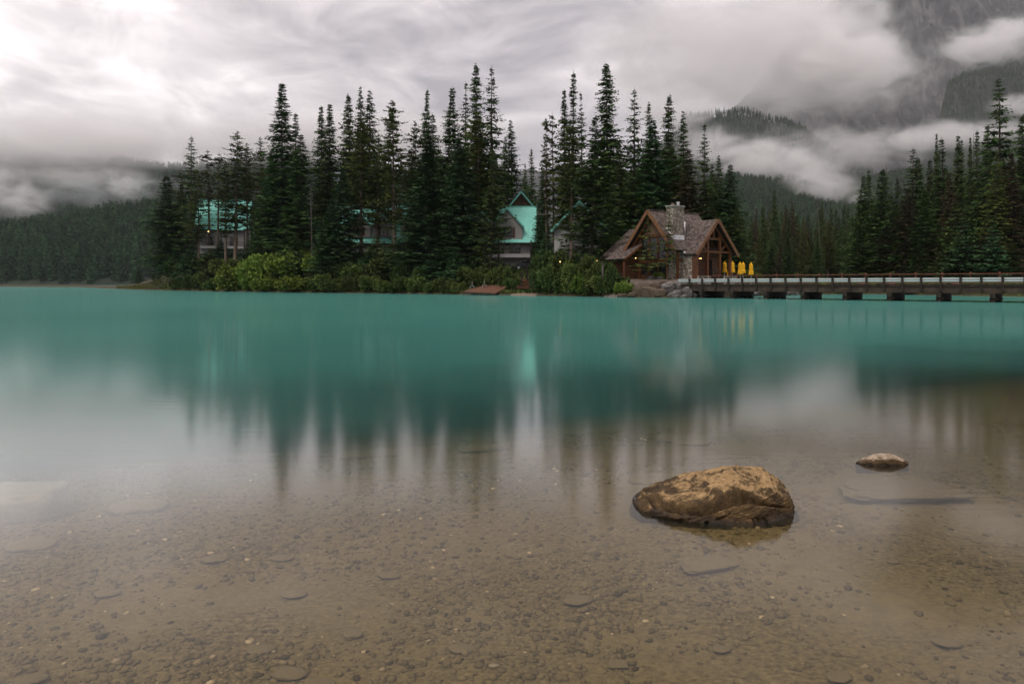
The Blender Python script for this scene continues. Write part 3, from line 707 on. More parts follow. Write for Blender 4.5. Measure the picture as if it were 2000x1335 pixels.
for (px, top, off, w) in [(640,330,40,60),(700,300,46,60),(760,300,44,60),(800,290,44,56),(860,290,46,60),(900,270,44,60),(940,260,46,60),(975,300,44,50),(1110,300,44,50),(1160,280,46,60),(1210,320,46,60),(1255,300,46,60),(1300,290,48,60),(1340,320,46,60),(1385,350,40,54),(540,300,44,50),(480,330,44,50)]:
    tree('spruce_tree', 'spruce', px, top, off, w, 'dark spruce deep in the shade behind the front row', 'second-row spruces of the point')

# ---------------- right bank
G_RB = 'conifers on the right bank behind the bridge'
TR = [
 ('spruce_tree','spruce',1676,342,18,42,'leftmost tall spruce of the right bank'),
 ('spruce_tree','deadlow',1697,330,20,36,'spruce with dead brown lower half, second of the right bank',0),
 ('spruce_tree','spruce',1722,330,16,52,'full dark spruce left of the leaning dead pole',0),
 ('dead_snag','snag',1739,318,22,5,'thin leaning dead pole between right bank spruces'),
 ('spruce_tree','spruce',1753,346,22,34,'slim spruce just right of the leaning dead pole',1),
 ('spruce_tree','sparse',1781,287,16,46,'broken-topped gappy spruce rising left of the right bank spires',1),
 ('spruce_tree','spruce',1796,306,22,36,'spruce at the right shoulder of the broken-topped spruce',0),
 ('spruce_tree','spire',1815,310,20,34,'short spire left of the pencil-thin fir'),
 ('fir_tree','spire',1827,260,18,18,'pencil-thin dark fir of the right bank',0),
 ('spruce_tree','spire',1843,268,16,40,'broad spire right of the pencil-thin fir',1),
 ('spruce_tree','spire',1870,265,20,34,'spire in the middle of the right bank row',0),
 ('spruce_tree','spire',1883,270,24,22,'narrow spire right of the middle spire',1),
 ('fir_tree','spire',1894,268,18,20,'dark narrow fir left of the bare spike',0),
 ('dead_snag','snag',1900,261,24,5,'bare dead spike among the right bank spires'),
 ('spruce_tree','spire',1907,252,20,30,'ragged spire right of the bare spike',1),
 ('spruce_tree','spire',1924,245,18,40,'tall spire left of the giant right spruce',0),
 ('spruce_tree','sparse',1956,147,14,66,'giant open-branched spruce, tallest at the right edge',1),
 ('spruce_tree','spruce',1995,222,16,54,'big spruce cut by the right edge of the picture',0),
 ('spruce_tree','brown',1975,292,12,40,'brown drooping conifer right of the giant spruce',0),
 ('spruce_tree','deadlow',1942,300,10,44,'spruce with pale bare trunk below the giant spruce',1),
 ('spruce_tree','brown',1860,332,10,36,'brownish conifer before the middle spires',0),
 ('spruce_tree','youngspruce',1940,425,6,42,'young blue-green spruce near the bridge right end',0),
 ('spruce_tree','youngspruce',1882,425,6,50,'young spruce before the middle spires, above the bridge',0),
 ('spruce_tree','youngspruce',1868,392,9,58,'broad young spruce above the bridge at the right',1),
 ('spruce_tree','brown',1770,372,10,48,'brown-green conifer below the broken-topped spruce',1),
 ('spruce_tree','spruce',1740,392,10,46,'dark spruce below the leaning dead pole',1),
 ('spruce_tree','spruce',1808,372,10,44,'dark spruce below the pencil-thin fir',0),
]
for q in TR:
    o = tree(q[0], q[1], q[2], q[3], q[4], q[5], q[6], G_RB, var=q[7] if len(q) > 7 else None)
    if 'leaning' in q[6] and q[0] == 'dead_snag': o.rotation_euler = (0, R(-2.0), 0)
rr = random.Random(5)
for i in range(46):
    px = 1668 + 350 * (i + rr.random()) / 46; off = rr.uniform(26, 60)
    hi = np.interp(px, [1668, 1740, 1800, 1850, 1920, 1960, 2020], [395, 375, 345, 320, 310, 290, 300])
    tree('spruce_tree', rr.choice(['spruce', 'spire', 'spruce', 'brown']), px, hi + rr.uniform(0, 60), off, rr.uniform(28, 44), 'dark conifer in the shaded depth of the right bank stand', 'inner conifers of the right bank')
for i in range(10):
    px = 1672 + 330 * (i + rr.random()) / 10
    tree('spruce_tree', rr.choice(['youngspruce', 'brown', 'spruce']), px, rr.uniform(420, 470), rr.uniform(6, 12), rr.uniform(34, 50), 'low conifer filling the foot of the right bank stand', 'low conifers of the right bank')
# ---------------- stand behind the bridge
G_MB = 'slender conifers of the stand behind the bridge'
for (px, top, w, kd, lab) in [(1512,370,20,'spire','tallest slender conifer of the stand behind the bridge'), (1537,404,20,'brown','left of two rusty-brown conifers behind the bridge'),
                              (1545,394,22,'brown','right of two rusty-brown conifers behind the bridge'), (1606,394,14,'spire','thin dark conifer beside the leaning bare pole behind the bridge'),
                              (1617,470,24,'brown','dead brown conifer rising from the middle of the bridge')]:
    tree('slender_conifer', kd, px, top, 0, w, lab, G_MB, d=185 if kd != 'spire' else 210)
o = tree('dead_snag', 'snag', 1606, 388, 0, 4, 'bare leaning pole in the stand behind the bridge', G_MB, d=180); o.rotation_euler = (0, R(-3.5), 0)
for i in range(86):
    px = 1438 + 245 * (i + rr.random()) / 86; dd = rr.uniform(135, 250)
    top = rr.uniform(398, 452) + (dd < 170) * 28 - 8 * math.sin(px / 17)
    tree('slender_conifer', rr.choice(['spire', 'spire', 'pine', 'deadlow', 'spruce', 'brown', 'spire']), px, top, 0, rr.uniform(14, 23), 'slender conifer in the dense stand behind the bridge', G_MB + ', unmarked', d=dd)

# ================================================================== FAR FORESTS (stuff, instanced on the slopes)
FARK = [conifer(301 + i, H=22, rad=[2.3, 1.9, 2.6, 1.7, 2.1][i], profile=[cone, spire, cone, spire, cone][i], whorls=15, per=6, lod=0.34, k0=1.0, spray=1.25, sw=0.75, mat='far', bark='bark', miss=0.05) for i in range(5)]
fcol_ = bpy.data.collections.new('far_conifer_shapes')
for i, v in enumerate(FARK):
    me = v['crown'].copy(); me.name = 'far_conifer'
    fo = bpy.data.objects.new('far_conifer_%d' % i, me); fcol_.objects.link(fo)
def forest_nodes():
    ng = bpy.data.node_groups.new('forest_on_slope', 'GeometryNodeTree')
    ng.interface.new_socket('Geometry', in_out='INPUT', socket_type='NodeSocketGeometry'); ng.interface.new_socket('Geometry', in_out='OUTPUT', socket_type='NodeSocketGeometry')
    a = ng.nodes; l = ng.links
    gi = a.new('NodeGroupInput'); go = a.new('NodeGroupOutput'); ip = a.new('GeometryNodeInstanceOnPoints'); ci = a.new('GeometryNodeCollectionInfo')
    ci.inputs['Collection'].default_value = fcol_; ci.inputs['Separate Children'].default_value = True; ci.inputs['Reset Children'].default_value = True
    ip.inputs['Pick Instance'].default_value = True
    def attr(nm, ty):
        n = a.new('GeometryNodeInputNamedAttribute'); n.data_type = ty; n.inputs['Name'].default_value = nm; return n.outputs['Attribute']
    l.new(gi.outputs[0], ip.inputs['Points']); l.new(ci.outputs[0], ip.inputs['Instance'])
    l.new(attr('pick', 'INT'), ip.inputs['Instance Index']); l.new(attr('size', 'FLOAT_VECTOR'), ip.inputs['Scale'])
    cx = a.new('ShaderNodeCombineXYZ'); l.new(attr('turn', 'FLOAT'), cx.inputs['Z']); er = a.new('FunctionNodeEulerToRotation'); l.new(cx.outputs[0], er.inputs[0]); l.new(er.outputs[0], ip.inputs['Rotation'])
    l.new(ip.outputs[0], go.inputs[0]); return ng
FN = forest_nodes()
def forest(name, label, n, u0, u1, d0, d1, which, hmin=17, hmax=27, pymax=600, seed=1):
    r = np.random.default_rng(seed)
    u = r.uniform(u0, u1, n); d = np.sqrt(r.uniform(d0 ** 2, d1 ** 2, n)); z, w = farz(u, d, True)
    py = HZ - (z - CAMZ) / d * FPX
    keys = list(RG); ok = np.isin(w, [keys.index(k) for k in which]) & (z > 0.6) & (py < pymax)
    x = (u - 1000) / FPX * d
    ok &= (fbm(x / 60, d / 60, o=3) + r.uniform(-0.6, 0.9, n)) > -0.15
    u, d, z, x = u[ok], d[ok], z[ok], x[ok]; k = len(u)
    me = bpy.data.meshes.new(name); me.vertices.add(k); me.vertices.foreach_set('co', np.stack([x, d, z - 0.8], -1).astype(np.float32).ravel())
    h = r.uniform(hmin, hmax, k) / 22; s = np.stack([h * r.uniform(0.8, 1.2, k)] * 2 + [h], -1)
    a = me.attributes.new('size', 'FLOAT_VECTOR', 'POINT'); a.data.foreach_set('vector', s.astype(np.float32).ravel())
    a = me.attributes.new('pick', 'INT', 'POINT'); a.data.foreach_set('value', r.integers(0, 5, k).astype(np.int32))
    a = me.attributes.new('turn', 'FLOAT', 'POINT'); a.data.foreach_set('value', r.uniform(0, 6.28, k).astype(np.float32))
    o = link(name, me); mo = o.modifiers.new('forest', 'NODES'); mo.node_group = FN
    tag(o, label, 'forest', None, 'stuff'); return k
nf_ = [forest('lakeside_forest', 'dark conifer forest on the near hillside across the lake at left', 9000, -250, 900, 572, 790, ('L1',), 19, 30, seed=1),
 forest('misty_forest', 'blue-grey misty forest on the farther left hill under cloud', 16000, -250, 1000, 860, 1650, ('L2',), 20, 30, 530, seed=2),
 forest('valley_forest', 'hazy forest on the lower mountain slope right of the cabin', 26000, 1380, 2060, 800, 1780, ('R1',), 20, 30, 480, seed=3),
 forest('ridge_forest', 'dark forested ridge showing through the cloud above the cabin', 7000, 1180, 1720, 1900, 2380, ('R2',), 18, 28, seed=4),
 forest('cliff_forest', 'dark forest patch high under the rock face at right', 5000, 1800, 2120, 2250, 2680, ('R5',), 18, 28, seed=5)]
print('far trees', nf_)

# ================================================================== SHRUBS AND GROUND COVER
def shrub_mesh(seed, mat, n=2600, leaf=0.13, r=1.0, h=1.0):
    g = np.random.default_rng(seed)
    nl = 16; cen = []
    for i in range(nl):
        a = g.uniform(0, 6.28); q = math.sqrt(g.uniform(0, 1)) * 0.72; cen.append((q * math.cos(a), q * math.sin(a), g.uniform(0.25, 0.78) * (1 - 0.45 * q), g.uniform(0.22, 0.40)))
    cen = np.array(cen); k = g.integers(0, nl, n)
    v = nrm(g.normal(0, 1, (n, 3))); rr_ = g.uniform(0.45, 1.05, n) ** 0.6
    p = cen[k, :3] + v * (cen[k, 3] * rr_)[:, None]; p[:, 2] = np.abs(p[:, 2]) * 1.0 + 0.02
    p[:, :2] *= r; p[:, 2] *= h
    d = nrm(v * 0.7 + g.normal(0, 0.5, (n, 3)) + np.array([0, 0, 0.45])); s = nrm(np.cross(d, g.normal(0, 1, (n, 3))))
    ln = leaf * g.uniform(0.7, 1.5, n)
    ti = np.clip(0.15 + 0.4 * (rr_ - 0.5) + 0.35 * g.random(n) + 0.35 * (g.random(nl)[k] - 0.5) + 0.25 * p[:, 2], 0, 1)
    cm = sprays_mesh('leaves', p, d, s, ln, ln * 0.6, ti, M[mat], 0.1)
    sb = MB()
    for i in range(nl): sb.tube((cen[i, 0] * 0.15, cen[i, 1] * 0.15, -0.15), (cen[i, 0] * r, cen[i, 1] * r, cen[i, 2] * h), 0.022, 0.008, 4)
    return cm, mesh_np('stems', sb.v, sb.f, M['bark'])
SHR = {'willow': [shrub_mesh(i, 'willow') for i in (1, 2, 3)], 'dark': [shrub_mesh(i, 'darkleaf') for i in (4, 5, 6)], 'low': [shrub_mesh(i, 'darkleaf', 900, 0.2) for i in (7, 8)],
       'lowgreen': [shrub_mesh(i, 'willow', 900, 0.2) for i in (9, 10)]}
sh_i = [0]
def shrub(kind, px, off, wpx, hpx, label, group, d=None, sink=0.0):
    d = d or float(shore_d(px)) + off; sh_i[0] += 1
    cm, st = SHR[kind][sh_i[0] % len(SHR[kind])]
    o = empty('shrub', (PX(px, d), d, LZ(px, d) - sink), random.uniform(0, 6.28))
    w = wpx / FPX * d / 2 / 0.9 * random.uniform(0.9, 1.15); h = hpx / FPX * d * random.uniform(0.62, 0.92)
    for nm, me in (('leaves', cm), ('stems', st)):
        q = link(nm, me, o); q.scale = (w, w, h)
    return tag(o, label, 'shrub', group)
GB = 'bright willow shrubs on the point'; GD = 'dark shrubs along the waterline'; GC = 'tall shrubs beside the cabin'
for a in [(470, 2.5, 78, 62, 'rounded bright green shrub at the left end of the bright clump'), (512, 5, 86, 70, 'bright green shrub mid-slope in the bright clump'),
          (556, 7, 80, 72, 'highest bright shrub of the clump, under the tallest left spire'), (590, 9, 60, 66, 'bright shrub behind the young spruce, left of the dead snag'),
          (450, 0.8, 44, 40, 'small bright shrub at the water, leftmost of the clump'), (528, 1.2, 70, 42, 'low bright shrub at the waterline in the clump'), (580, 1.2, 70, 40, 'low bright shrub at the waterline below the young spruce'),
          (625, 8, 70, 64, 'bright shrub around the foot of the dead snag'), (494, 1.4, 46, 46, 'bright shrub between the rounded and the low one')]:
    shrub('willow', *a, GB)
for a in [(350, 2, 40, 28), (372, 2, 42, 32), (398, 1.6, 46, 40), (425, 1.6, 42, 36), (412, 6, 60, 44), (632, 1.2, 52, 42), (662, 1.2, 50, 36), (692, 1.2, 48, 38), (722, 1.0, 48, 44), (752, 1.0, 46, 34), (784, 1.0, 50, 40), (816, 1.0, 46, 36), (846, 1.0, 42, 32), (872, 1.0, 46, 40), (896, 1.2, 36, 30),
          (340, 7, 40, 40), (380, 8, 50, 50), (440, 9, 60, 46), (650, 6, 60, 46), (700, 6, 60, 50), (740, 6, 60, 50), (790, 5, 60, 50), (840, 5, 60, 46), (920, 5, 50, 44), (950, 5, 46, 50), (985, 5, 44, 44), (1003, 3, 30, 40)]:
    shrub('dark', *a, 'dark leafy shrub in the continuous fringe along the shaded waterline', GD)
for a in [(1058, 2.0, 46, 52, 'dark shrub right of the landing steps'), (1084, 1.2, 60, 62, 'leafy shrub between landing steps and weathered post'), (1120, 1.6, 64, 80, 'big shrub under the white-walled gable'),
          (1152, 2.0, 66, 92, 'tall shrub left of the weathered post'), (1190, 1.6, 60, 88, 'tall shrub right of the weathered post'), (1166, 0.8, 56, 46, 'low shrub at the foot of the weathered post'), (1070, 5.0, 60, 80, 'dark shrub behind the landing steps'), (1105, 5, 66, 86, 'dark shrub behind the big shrub')]:
    shrub('dark' if a[2] > 52 else 'dark', *a, GC)
shrub('willow', 1220, 0.9, 40, 36, 'yellow-green shrub at the water left of the stone bank', GC)
shrub('willow', 1140, 1.0, 50, 50, 'lighter shrub at the water under the drooping spruce', GC)
for a in [(1286, 4.6, 26, 22, 'round green shrub before the cabin windows'), (1303, 4.8, 24, 20, 'green shrub at the foot of the cabin chimney wall'), (1322, 4.6, 26, 18, 'grey-green shrub by the stone wall of the cabin'), (1271, 1.2, 16, 14, 'small tuft shrub on top of the stone bank')]:
    shrub('willow' if a[2] == 26 and a[0] < 1300 else 'dark', *a, 'garden shrubs by the cabin')
for a in [(1452, 12, 40, 26), (1474, 12, 36, 24)]:
    shrub('willow', *a, 'yellow-green shrub behind the folded yellow parasols', 'shrubs behind the parasols')
for i in range(16):
    px = 1570 + i * 28 + random.uniform(-8, 8)
    shrub('lowgreen' if i % 3 else 'low', px, random.uniform(0.4, 2.5), random.uniform(30, 46), random.uniform(10, 20), 'low green bush on the bank seen beneath the bridge', 'bushes under the bridge')
# ground cover (stuff)
def cover(name, label, n, u0, u1, t0, t1, h0, h1, mat, seed, wd=0.06):
    g = np.random.default_rng(seed)
    u = g.uniform(u0, u1, n); t_ = g.uniform(t0, t1, n); d = shore_d(u) + t_; z = landz(u, d)
    p = np.stack([(u - 1000) / FPX * d, d, z - 0.03], -1); dv = nrm(g.normal(0, 0.45, (n, 3)) + np.array([0, 0, 1.0]))
    ln = g.uniform(h0, h1, n); s = nrm(np.cross(dv, g.normal(0, 1, (n, 3))))
    o = link(name, sprays_mesh(name, p, dv, s, ln, np.full(n, wd) * g.uniform(0.6, 1.6, n), g.random(n), M[mat], 0.3))
    tag(o, label, 'ground cover', None, 'stuff')
cover('shore_grass', 'yellowish grass on the low left tip of the point', 5000, 228, 430, 0.2, 5, 0.25, 0.7, 'grass', 1, 0.10)
cover('undergrowth', 'leafy undergrowth covering the floor of the point', 42000, 300, 1230, 0.5, 34, 0.25, 0.75, 'darkleaf', 2, 0.26)
cover('bank_grass', 'green grass on the bank behind the bridge', 16000, 1480, 2060, 0.2, 12, 0.2, 0.6, 'willow', 3, 0.12)
cover('dock_grass', 'pale grass tufts beside the dock', 2500, 880, 1010, 0.3, 3, 0.3, 0.7, 'grass', 4, 0.08)

# ================================================================== FOREGROUND ROCKS
def loft_rock(name, xs_, prof, yc, wf, wb, bottom, seed, nx=220, na=180, amp=0.018, crack=None, mat=None):
    """rock lofted along x: prof(x) crest height, yc/wf/wb ridge line and half depths, bottom = buried depth"""
    x = np.linspace(xs_[0], xs_[1], nx); q = (x - xs_[0]) / (xs_[1] - xs_[0])
    end = np.clip(1 - (2 * q - 1) ** 2, 0, 1) ** 0.42
    th = np.linspace(0, 2 * np.pi, na, endpoint=False)
    c_, s_n = np.cos(th), np.sin(th)                       # c=-1 front, +1 back; s>0 top
    V = np.zeros((nx, na, 3))
    sg = lambda a, p: np.sign(a) * np.abs(a) ** p
    top = prof(x)
    for i in range(nx):
        w = np.where(c_ < 0, wf, wb) * end[i]
        flare = 1 + 0.22 * np.clip(-s_n, 0, 1) * 0
        y = yc(x[i]) + w * sg(c_, 0.85) * flare
        z = np.where(s_n > 0, top[i] * np.abs(s_n) ** np.where(c_ < 0, 0.72, 0.85), -bottom * end[i] * np.abs(s_n) ** 0.6)
        y = np.where(s_n < 0, yc(x[i]) + (y - yc(x[i])) * (1 - 0.45 * np.abs(s_n) ** 0.7), y)
        V[i, :, 0] = x[i] + np.where(s_n < 0, (x[i] - (xs_[0] + xs_[1]) / 2) * 0.10 * np.abs(s_n) * end[i], 0); V[i, :, 1] = y; V[i, :, 2] = z
    # normals
    du = np.gradient(V, axis=0); dv = np.roll(V, -1, 1) - np.roll(V, 1, 1); nr = nrm(np.cross(dv, du))
    cc = V.mean((0, 1)); flip = np.sign(((V - cc) * nr).sum(-1, keepdims=True)); nr = nr * np.where(flip == 0, 1, flip)
    X_, Y_, Z_ = V[..., 0], V[..., 1], V[..., 2]; sc = 1.0 / (xs_[1] - xs_[0])
    f1 = fbm(X_ * 3 * sc + seed, Y_ * 3 * sc, Z_ * 3 * sc, o=3); f2 = fbm(X_ * 11 * sc, Y_ * 11 * sc + seed, Z_ * 16 * sc, o=4); f3 = fbm(X_ * 42 * sc, Y_ * 42 * sc, Z_ * 60 * sc + seed, o=3)
    rid = 1 - np.abs(fbm(X_ * 6 * sc + 4, Y_ * 6 * sc, Z_ * 9 * sc + seed, o=3)) * 2
    # bedding ledges dipping along the rock
    bq = (Z_ * 0.93 - X_ * 0.30) * 34 * sc * 1.06 + 1.2 * f1 + 0.5 * f2
    ledge = (bq - np.floor(bq)); ledge = np.where(ledge < 0.8, ledge / 0.8, (1 - ledge) / 0.2)
    fac = np.zeros(X_.shape); gq = np.random.default_rng(int(seed * 10))
    for _ in range(16):
        n_ = nrm(gq.normal(0, 1, 3) * np.array([1, 1, 0.7])); pr = ((V - cc) * n_).sum(-1); lim = np.quantile(pr, 0.90); fac = np.minimum(fac, -(np.clip(pr - lim, 0, None)) * 0.6 * (0.3 + 0.7 * end[:, None]))
    disp = np.where(Z_ > -0.01, fac + amp * 0.42 * (ledge - 0.5), 0) + amp * (1.5 * f1 + 0.9 * f2 + 0.32 * f3 + 0.5 * rid - 0.3)
    if crack is not None:
        front = (Y_ < yc(X_) + 0.12) & (Z_ > -0.02)
        for pts, wid, dep, lip in crack:
            best = np.full(X_.shape, 9.0); sgn = np.zeros(X_.shape)
            for (ax, az), (bx_, bz) in zip(pts[:-1], pts[1:]):
                ex, ez = bx_ - ax, bz - az; L2 = ex * ex + ez * ez
                tt = np.clip(((X_ - ax) * ex + (Z_ - az) * ez) / L2, 0, 1)
                dx, dz = X_ - ax - tt * ex, Z_ - az - tt * ez; dd = np.hypot(dx, dz); cr2 = ex * dz - ez * dx
                m_ = dd < best; best = np.where(m_, dd, best); sgn = np.where(m_, np.sign(cr2), sgn)
            jit = 0.006 * fbm(X_ * 30, Z_ * 30, o=2)
            b_ = np.abs(best + jit)
            disp = disp - np.where(front, dep * np.exp(-(b_ / wid) ** 2), 0) + np.where(front & (sgn > 0), lip * np.exp(-b_ / (wid * 6)), 0)
    V = V + nr * disp[..., None]
    V[..., 2] = np.where(Z_ < -0.02, np.maximum(V[..., 2], -bottom * 1.1), V[..., 2])
    i = np.arange(nx * na).reshape(nx, na)
    f = np.stack([i[:-1], i[1:], np.roll(i, -1, 1)[1:], np.roll(i, -1, 1)[:-1]], -1).reshape(-1, 4)
    vv = V.reshape(-1, 3); n0 = len(vv)
    vv = np.vstack([vv, V[0].mean(0), V[-1].mean(0)])
    fl = [list(r_) for r_ in f]
    fl += [[n0, (a + 1) % na, a] for a in range(na)] + [[n0 + 1, (nx-1)*na + a, (nx-1)*na + (a + 1) % na] for a in range(na)]
    me = mesh_np(name, vv, fl, mat, True)
    bm = bmesh.new(); bm.from_mesh(me); bmesh.ops.recalc_face_normals(bm, faces=bm.faces); bm.to_mesh(me); bm.free()
    me.polygons.foreach_set('use_smooth', np.ones(len(me.polygons), dtype=bool))
    return me
# tan weathered crust on the upper faces, dark stained stone below, wet foot
def rock_mat(name, wet=0.05, zmul=2.2, tan=((0.27, 0.165, 0.070), (0.46, 0.305, 0.145)), dark=((0.022, 0.014, 0.007), (0.120, 0.074, 0.030)), zshift=0.0):
    m, t, b = new_mat(name)
    c = tn(t, 'ShaderNodeTexCoord'); g = tn(t, 'ShaderNodeNewGeometry'); sp = tn(t, 'ShaderNodeSeparateXYZ'); t.links.new(g.outputs['Position'], sp.inputs[0])
    sn = tn(t, 'ShaderNodeSeparateXYZ'); t.links.new(g.outputs['Normal'], sn.inputs[0])
    def mt(op, a, b_):
        n = tn(t, 'ShaderNodeMath', operation=op)
        for i, q in enumerate((a, b_)):
            if isinstance(q, (int, float)): n.inputs[i].default_value = q
            else: t.links.new(q, n.inputs[i])
        return n.outputs[0]
    f1 = noise_tex(t, 7.0, 9, 0.68, dist=0.8); f2 = noise_tex(t, 26.0, 7, 0.7, dist=0.5); f3 = noise_tex(t, 90.0, 4, 0.7)
    veins = noise_tex(t, 9.0, 8, 0.6, vscale=(1, 1, 3.2), dist=2.2)
    # crust lies on upper faces, broken up by noise
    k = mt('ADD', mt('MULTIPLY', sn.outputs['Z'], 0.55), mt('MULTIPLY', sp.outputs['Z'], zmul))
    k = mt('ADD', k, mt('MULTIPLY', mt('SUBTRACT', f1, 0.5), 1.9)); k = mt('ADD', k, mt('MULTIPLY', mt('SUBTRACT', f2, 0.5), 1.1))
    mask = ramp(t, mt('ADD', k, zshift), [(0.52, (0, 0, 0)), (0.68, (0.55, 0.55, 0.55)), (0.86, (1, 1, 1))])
    tanc = ramp(t, f2, [(0.3, tan[0]), (0.65, tan[1])])
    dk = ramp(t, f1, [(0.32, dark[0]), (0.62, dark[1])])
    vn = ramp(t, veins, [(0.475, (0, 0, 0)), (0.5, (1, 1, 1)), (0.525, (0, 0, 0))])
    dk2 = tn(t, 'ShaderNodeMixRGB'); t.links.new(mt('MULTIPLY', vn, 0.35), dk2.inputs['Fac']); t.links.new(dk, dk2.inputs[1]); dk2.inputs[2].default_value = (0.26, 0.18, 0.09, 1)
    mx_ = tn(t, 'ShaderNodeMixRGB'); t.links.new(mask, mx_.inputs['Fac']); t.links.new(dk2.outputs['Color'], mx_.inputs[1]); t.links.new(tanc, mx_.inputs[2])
    # pits
    pit = ramp(t, f3, [(0.33, (0.45, 0.42, 0.38)), (0.46, (1, 1, 1))]); mu = tn(t, 'ShaderNodeMixRGB', blend_type='MULTIPLY'); mu.inputs['Fac'].default_value = 0.8
    t.links.new(mx_.outputs['Color'], mu.inputs[1]); t.links.new(pit, mu.inputs[2])
    # wet foot
    wz = mt('ADD', sp.outputs['Z'], mt('MULTIPLY', mt('SUBTRACT', f1, 0.5), 0.06))
    wm = tn(t, 'ShaderNodeMapRange', interpolation_type='SMOOTHSTEP'); wm.inputs['From Min'].default_value = 0.0; wm.inputs['From Max'].default_value = wet; wm.inputs['To Min'].default_value = 1; wm.inputs['To Max'].default_value = 0
    t.links.new(wz, wm.inputs['Value'])
    wt = tn(t, 'ShaderNodeMixRGB', blend_type='MULTIPLY'); t.links.new(wm.outputs['Result'], wt.inputs['Fac']); t.links.new(mu.outputs['Color'], wt.inputs[1]); wt.inputs[2].default_value = (0.34, 0.30, 0.26, 1)
    uw = tn(t, 'ShaderNodeMapRange', interpolation_type='SMOOTHSTEP'); uw.inputs['From Min'].default_value = -0.06; uw.inputs['From Max'].default_value = -0.005; uw.inputs['To Min'].default_value = 1; uw.inputs['To Max'].default_value = 0; t.links.new(sp.outputs['Z'], uw.inputs['Value'])
    us_ = tn(t, 'ShaderNodeMixRGB'); t.links.new(uw.outputs['Result'], us_.inputs['Fac']); t.links.new(wt.outputs['Color'], us_.inputs[1]); us_.inputs[2].default_value = (0.085, 0.060, 0.032, 1)   # silted under water
    t.links.new(us_.outputs['Color'], b.inputs['Base Color'])
    rr_ = tn(t, 'ShaderNodeMapRange'); rr_.inputs['To Min'].default_value = 0.85; rr_.inputs['To Max'].default_value = 0.35; t.links.new(mt('SUBTRACT', wm.outputs['Result'], uw.outputs['Result']), rr_.inputs['Value']); t.links.new(rr_.outputs['Result'], b.inputs['Roughness'])
    b.inputs['Specular IOR Level'].default_value = 0.3
    hh = mt('ADD', mt('MULTIPLY', f2, 0.6), mt('MULTIPLY', f3, 0.25)); bump(t, b, hh, 0.9, 0.02)
    return m
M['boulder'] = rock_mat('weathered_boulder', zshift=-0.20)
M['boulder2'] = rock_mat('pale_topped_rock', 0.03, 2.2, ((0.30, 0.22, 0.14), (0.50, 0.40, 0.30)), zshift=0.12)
cxs = [0.835, 0.90, 1.0, 1.16, 1.36, 1.50, 1.62, 1.72, 1.80, 1.86, 1.885]; czs = [0.015, 0.046, 0.074, 0.124, 0.184, 0.228, 0.246, 0.232, 0.182, 0.108, 0.03]
prof = lambda x: np.interp(x, cxs, czs)
ycr = lambda x: 4.66 - 0.10 * (x - 1.36)
crk = [([(0.93, 0.045), (1.05, 0.052), (1.16, 0.066), (1.26, 0.105), (1.36, 0.140), (1.47, 0.172)], 0.011, 0.062, 0.020), ([(1.47, 0.172), (1.62, 0.150), (1.72, 0.105), (1.80, 0.075)], 0.009, 0.034, 0.010), ([(1.28, 0.02), (1.33, 0.06), (1.36, 0.10)], 0.010, 0.026, 0.0),
       ([(1.585, 0.212), (1.60, 0.211)], 0.022, 0.02, 0.0)]
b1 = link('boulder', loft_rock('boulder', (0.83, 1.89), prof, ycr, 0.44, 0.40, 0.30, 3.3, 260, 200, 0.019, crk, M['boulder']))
tag(b1, 'large tan and brown cracked boulder standing in the shallow water', 'rock')
p2 = lambda x: np.interp(x, [2.87, 2.93, 3.02, 3.10, 3.20, 3.27, 3.30], [0.012, 0.040, 0.062, 0.074, 0.074, 0.050, 0.01])
b2 = link('rock', loft_rock('rock', (2.87, 3.31), p2, lambda x: 5.70 + 0 * x, 0.10, 0.10, 0.22, 8.1, 120, 90, 0.007, None, M['boulder2']))
tag(b2, 'small flat-topped rock breaking the water behind the boulder', 'rock')
# submerged slabs and larger stones
def stone_mesh(seed, flat=0.35, sub=3, angular=0.0):
    bm = bmesh.new(); bmesh.ops.create_icosphere(bm, subdivisions=sub, radius=1.0); g = random.Random(seed); off = Vector((g.uniform(0, 50), g.uniform(0, 50), g.uniform(0, 50)))
    for v in bm.verts:
        d_ = v.co.normalized(); p = d_.copy()
        if angular:
            p = Vector([math.copysign(abs(q) ** (1 - angular), q) for q in p])
        n_ = mnoise.fractal(d_ * 1.3 + off, 1.0, 2.0, 3)
        p *= 1 + 0.22 * n_ + 0.06 * mnoise.noise(d_ * 6 + off)
        v.co = Vector((p.x, p.y, p.z * flat))
    me = bpy.data.meshes.new('stone'); bm.to_mesh(me); bm.free()
    me.polygons.foreach_set('use_smooth', np.ones(len(me.polygons), dtype=bool)); return me
M['stonebed'] = mat_noise('silted_stone', (0.135, 0.096, 0.045), (0.270, 0.196, 0.100), 14.0, 0.9, 0.4, 0.01, detail=7)
M['stonepale'] = mat_noise('pale_slab', (0.26, 0.20, 0.12), (0.40, 0.32, 0.21), 9.0, 0.9, 0.3, 0.01, detail=7)
SM = [stone_mesh(40 + i, 0.34) for i in range(5)]; SLAB = [stone_mesh(60 + i, 0.30, 4, 0.42) for i in range(3)]
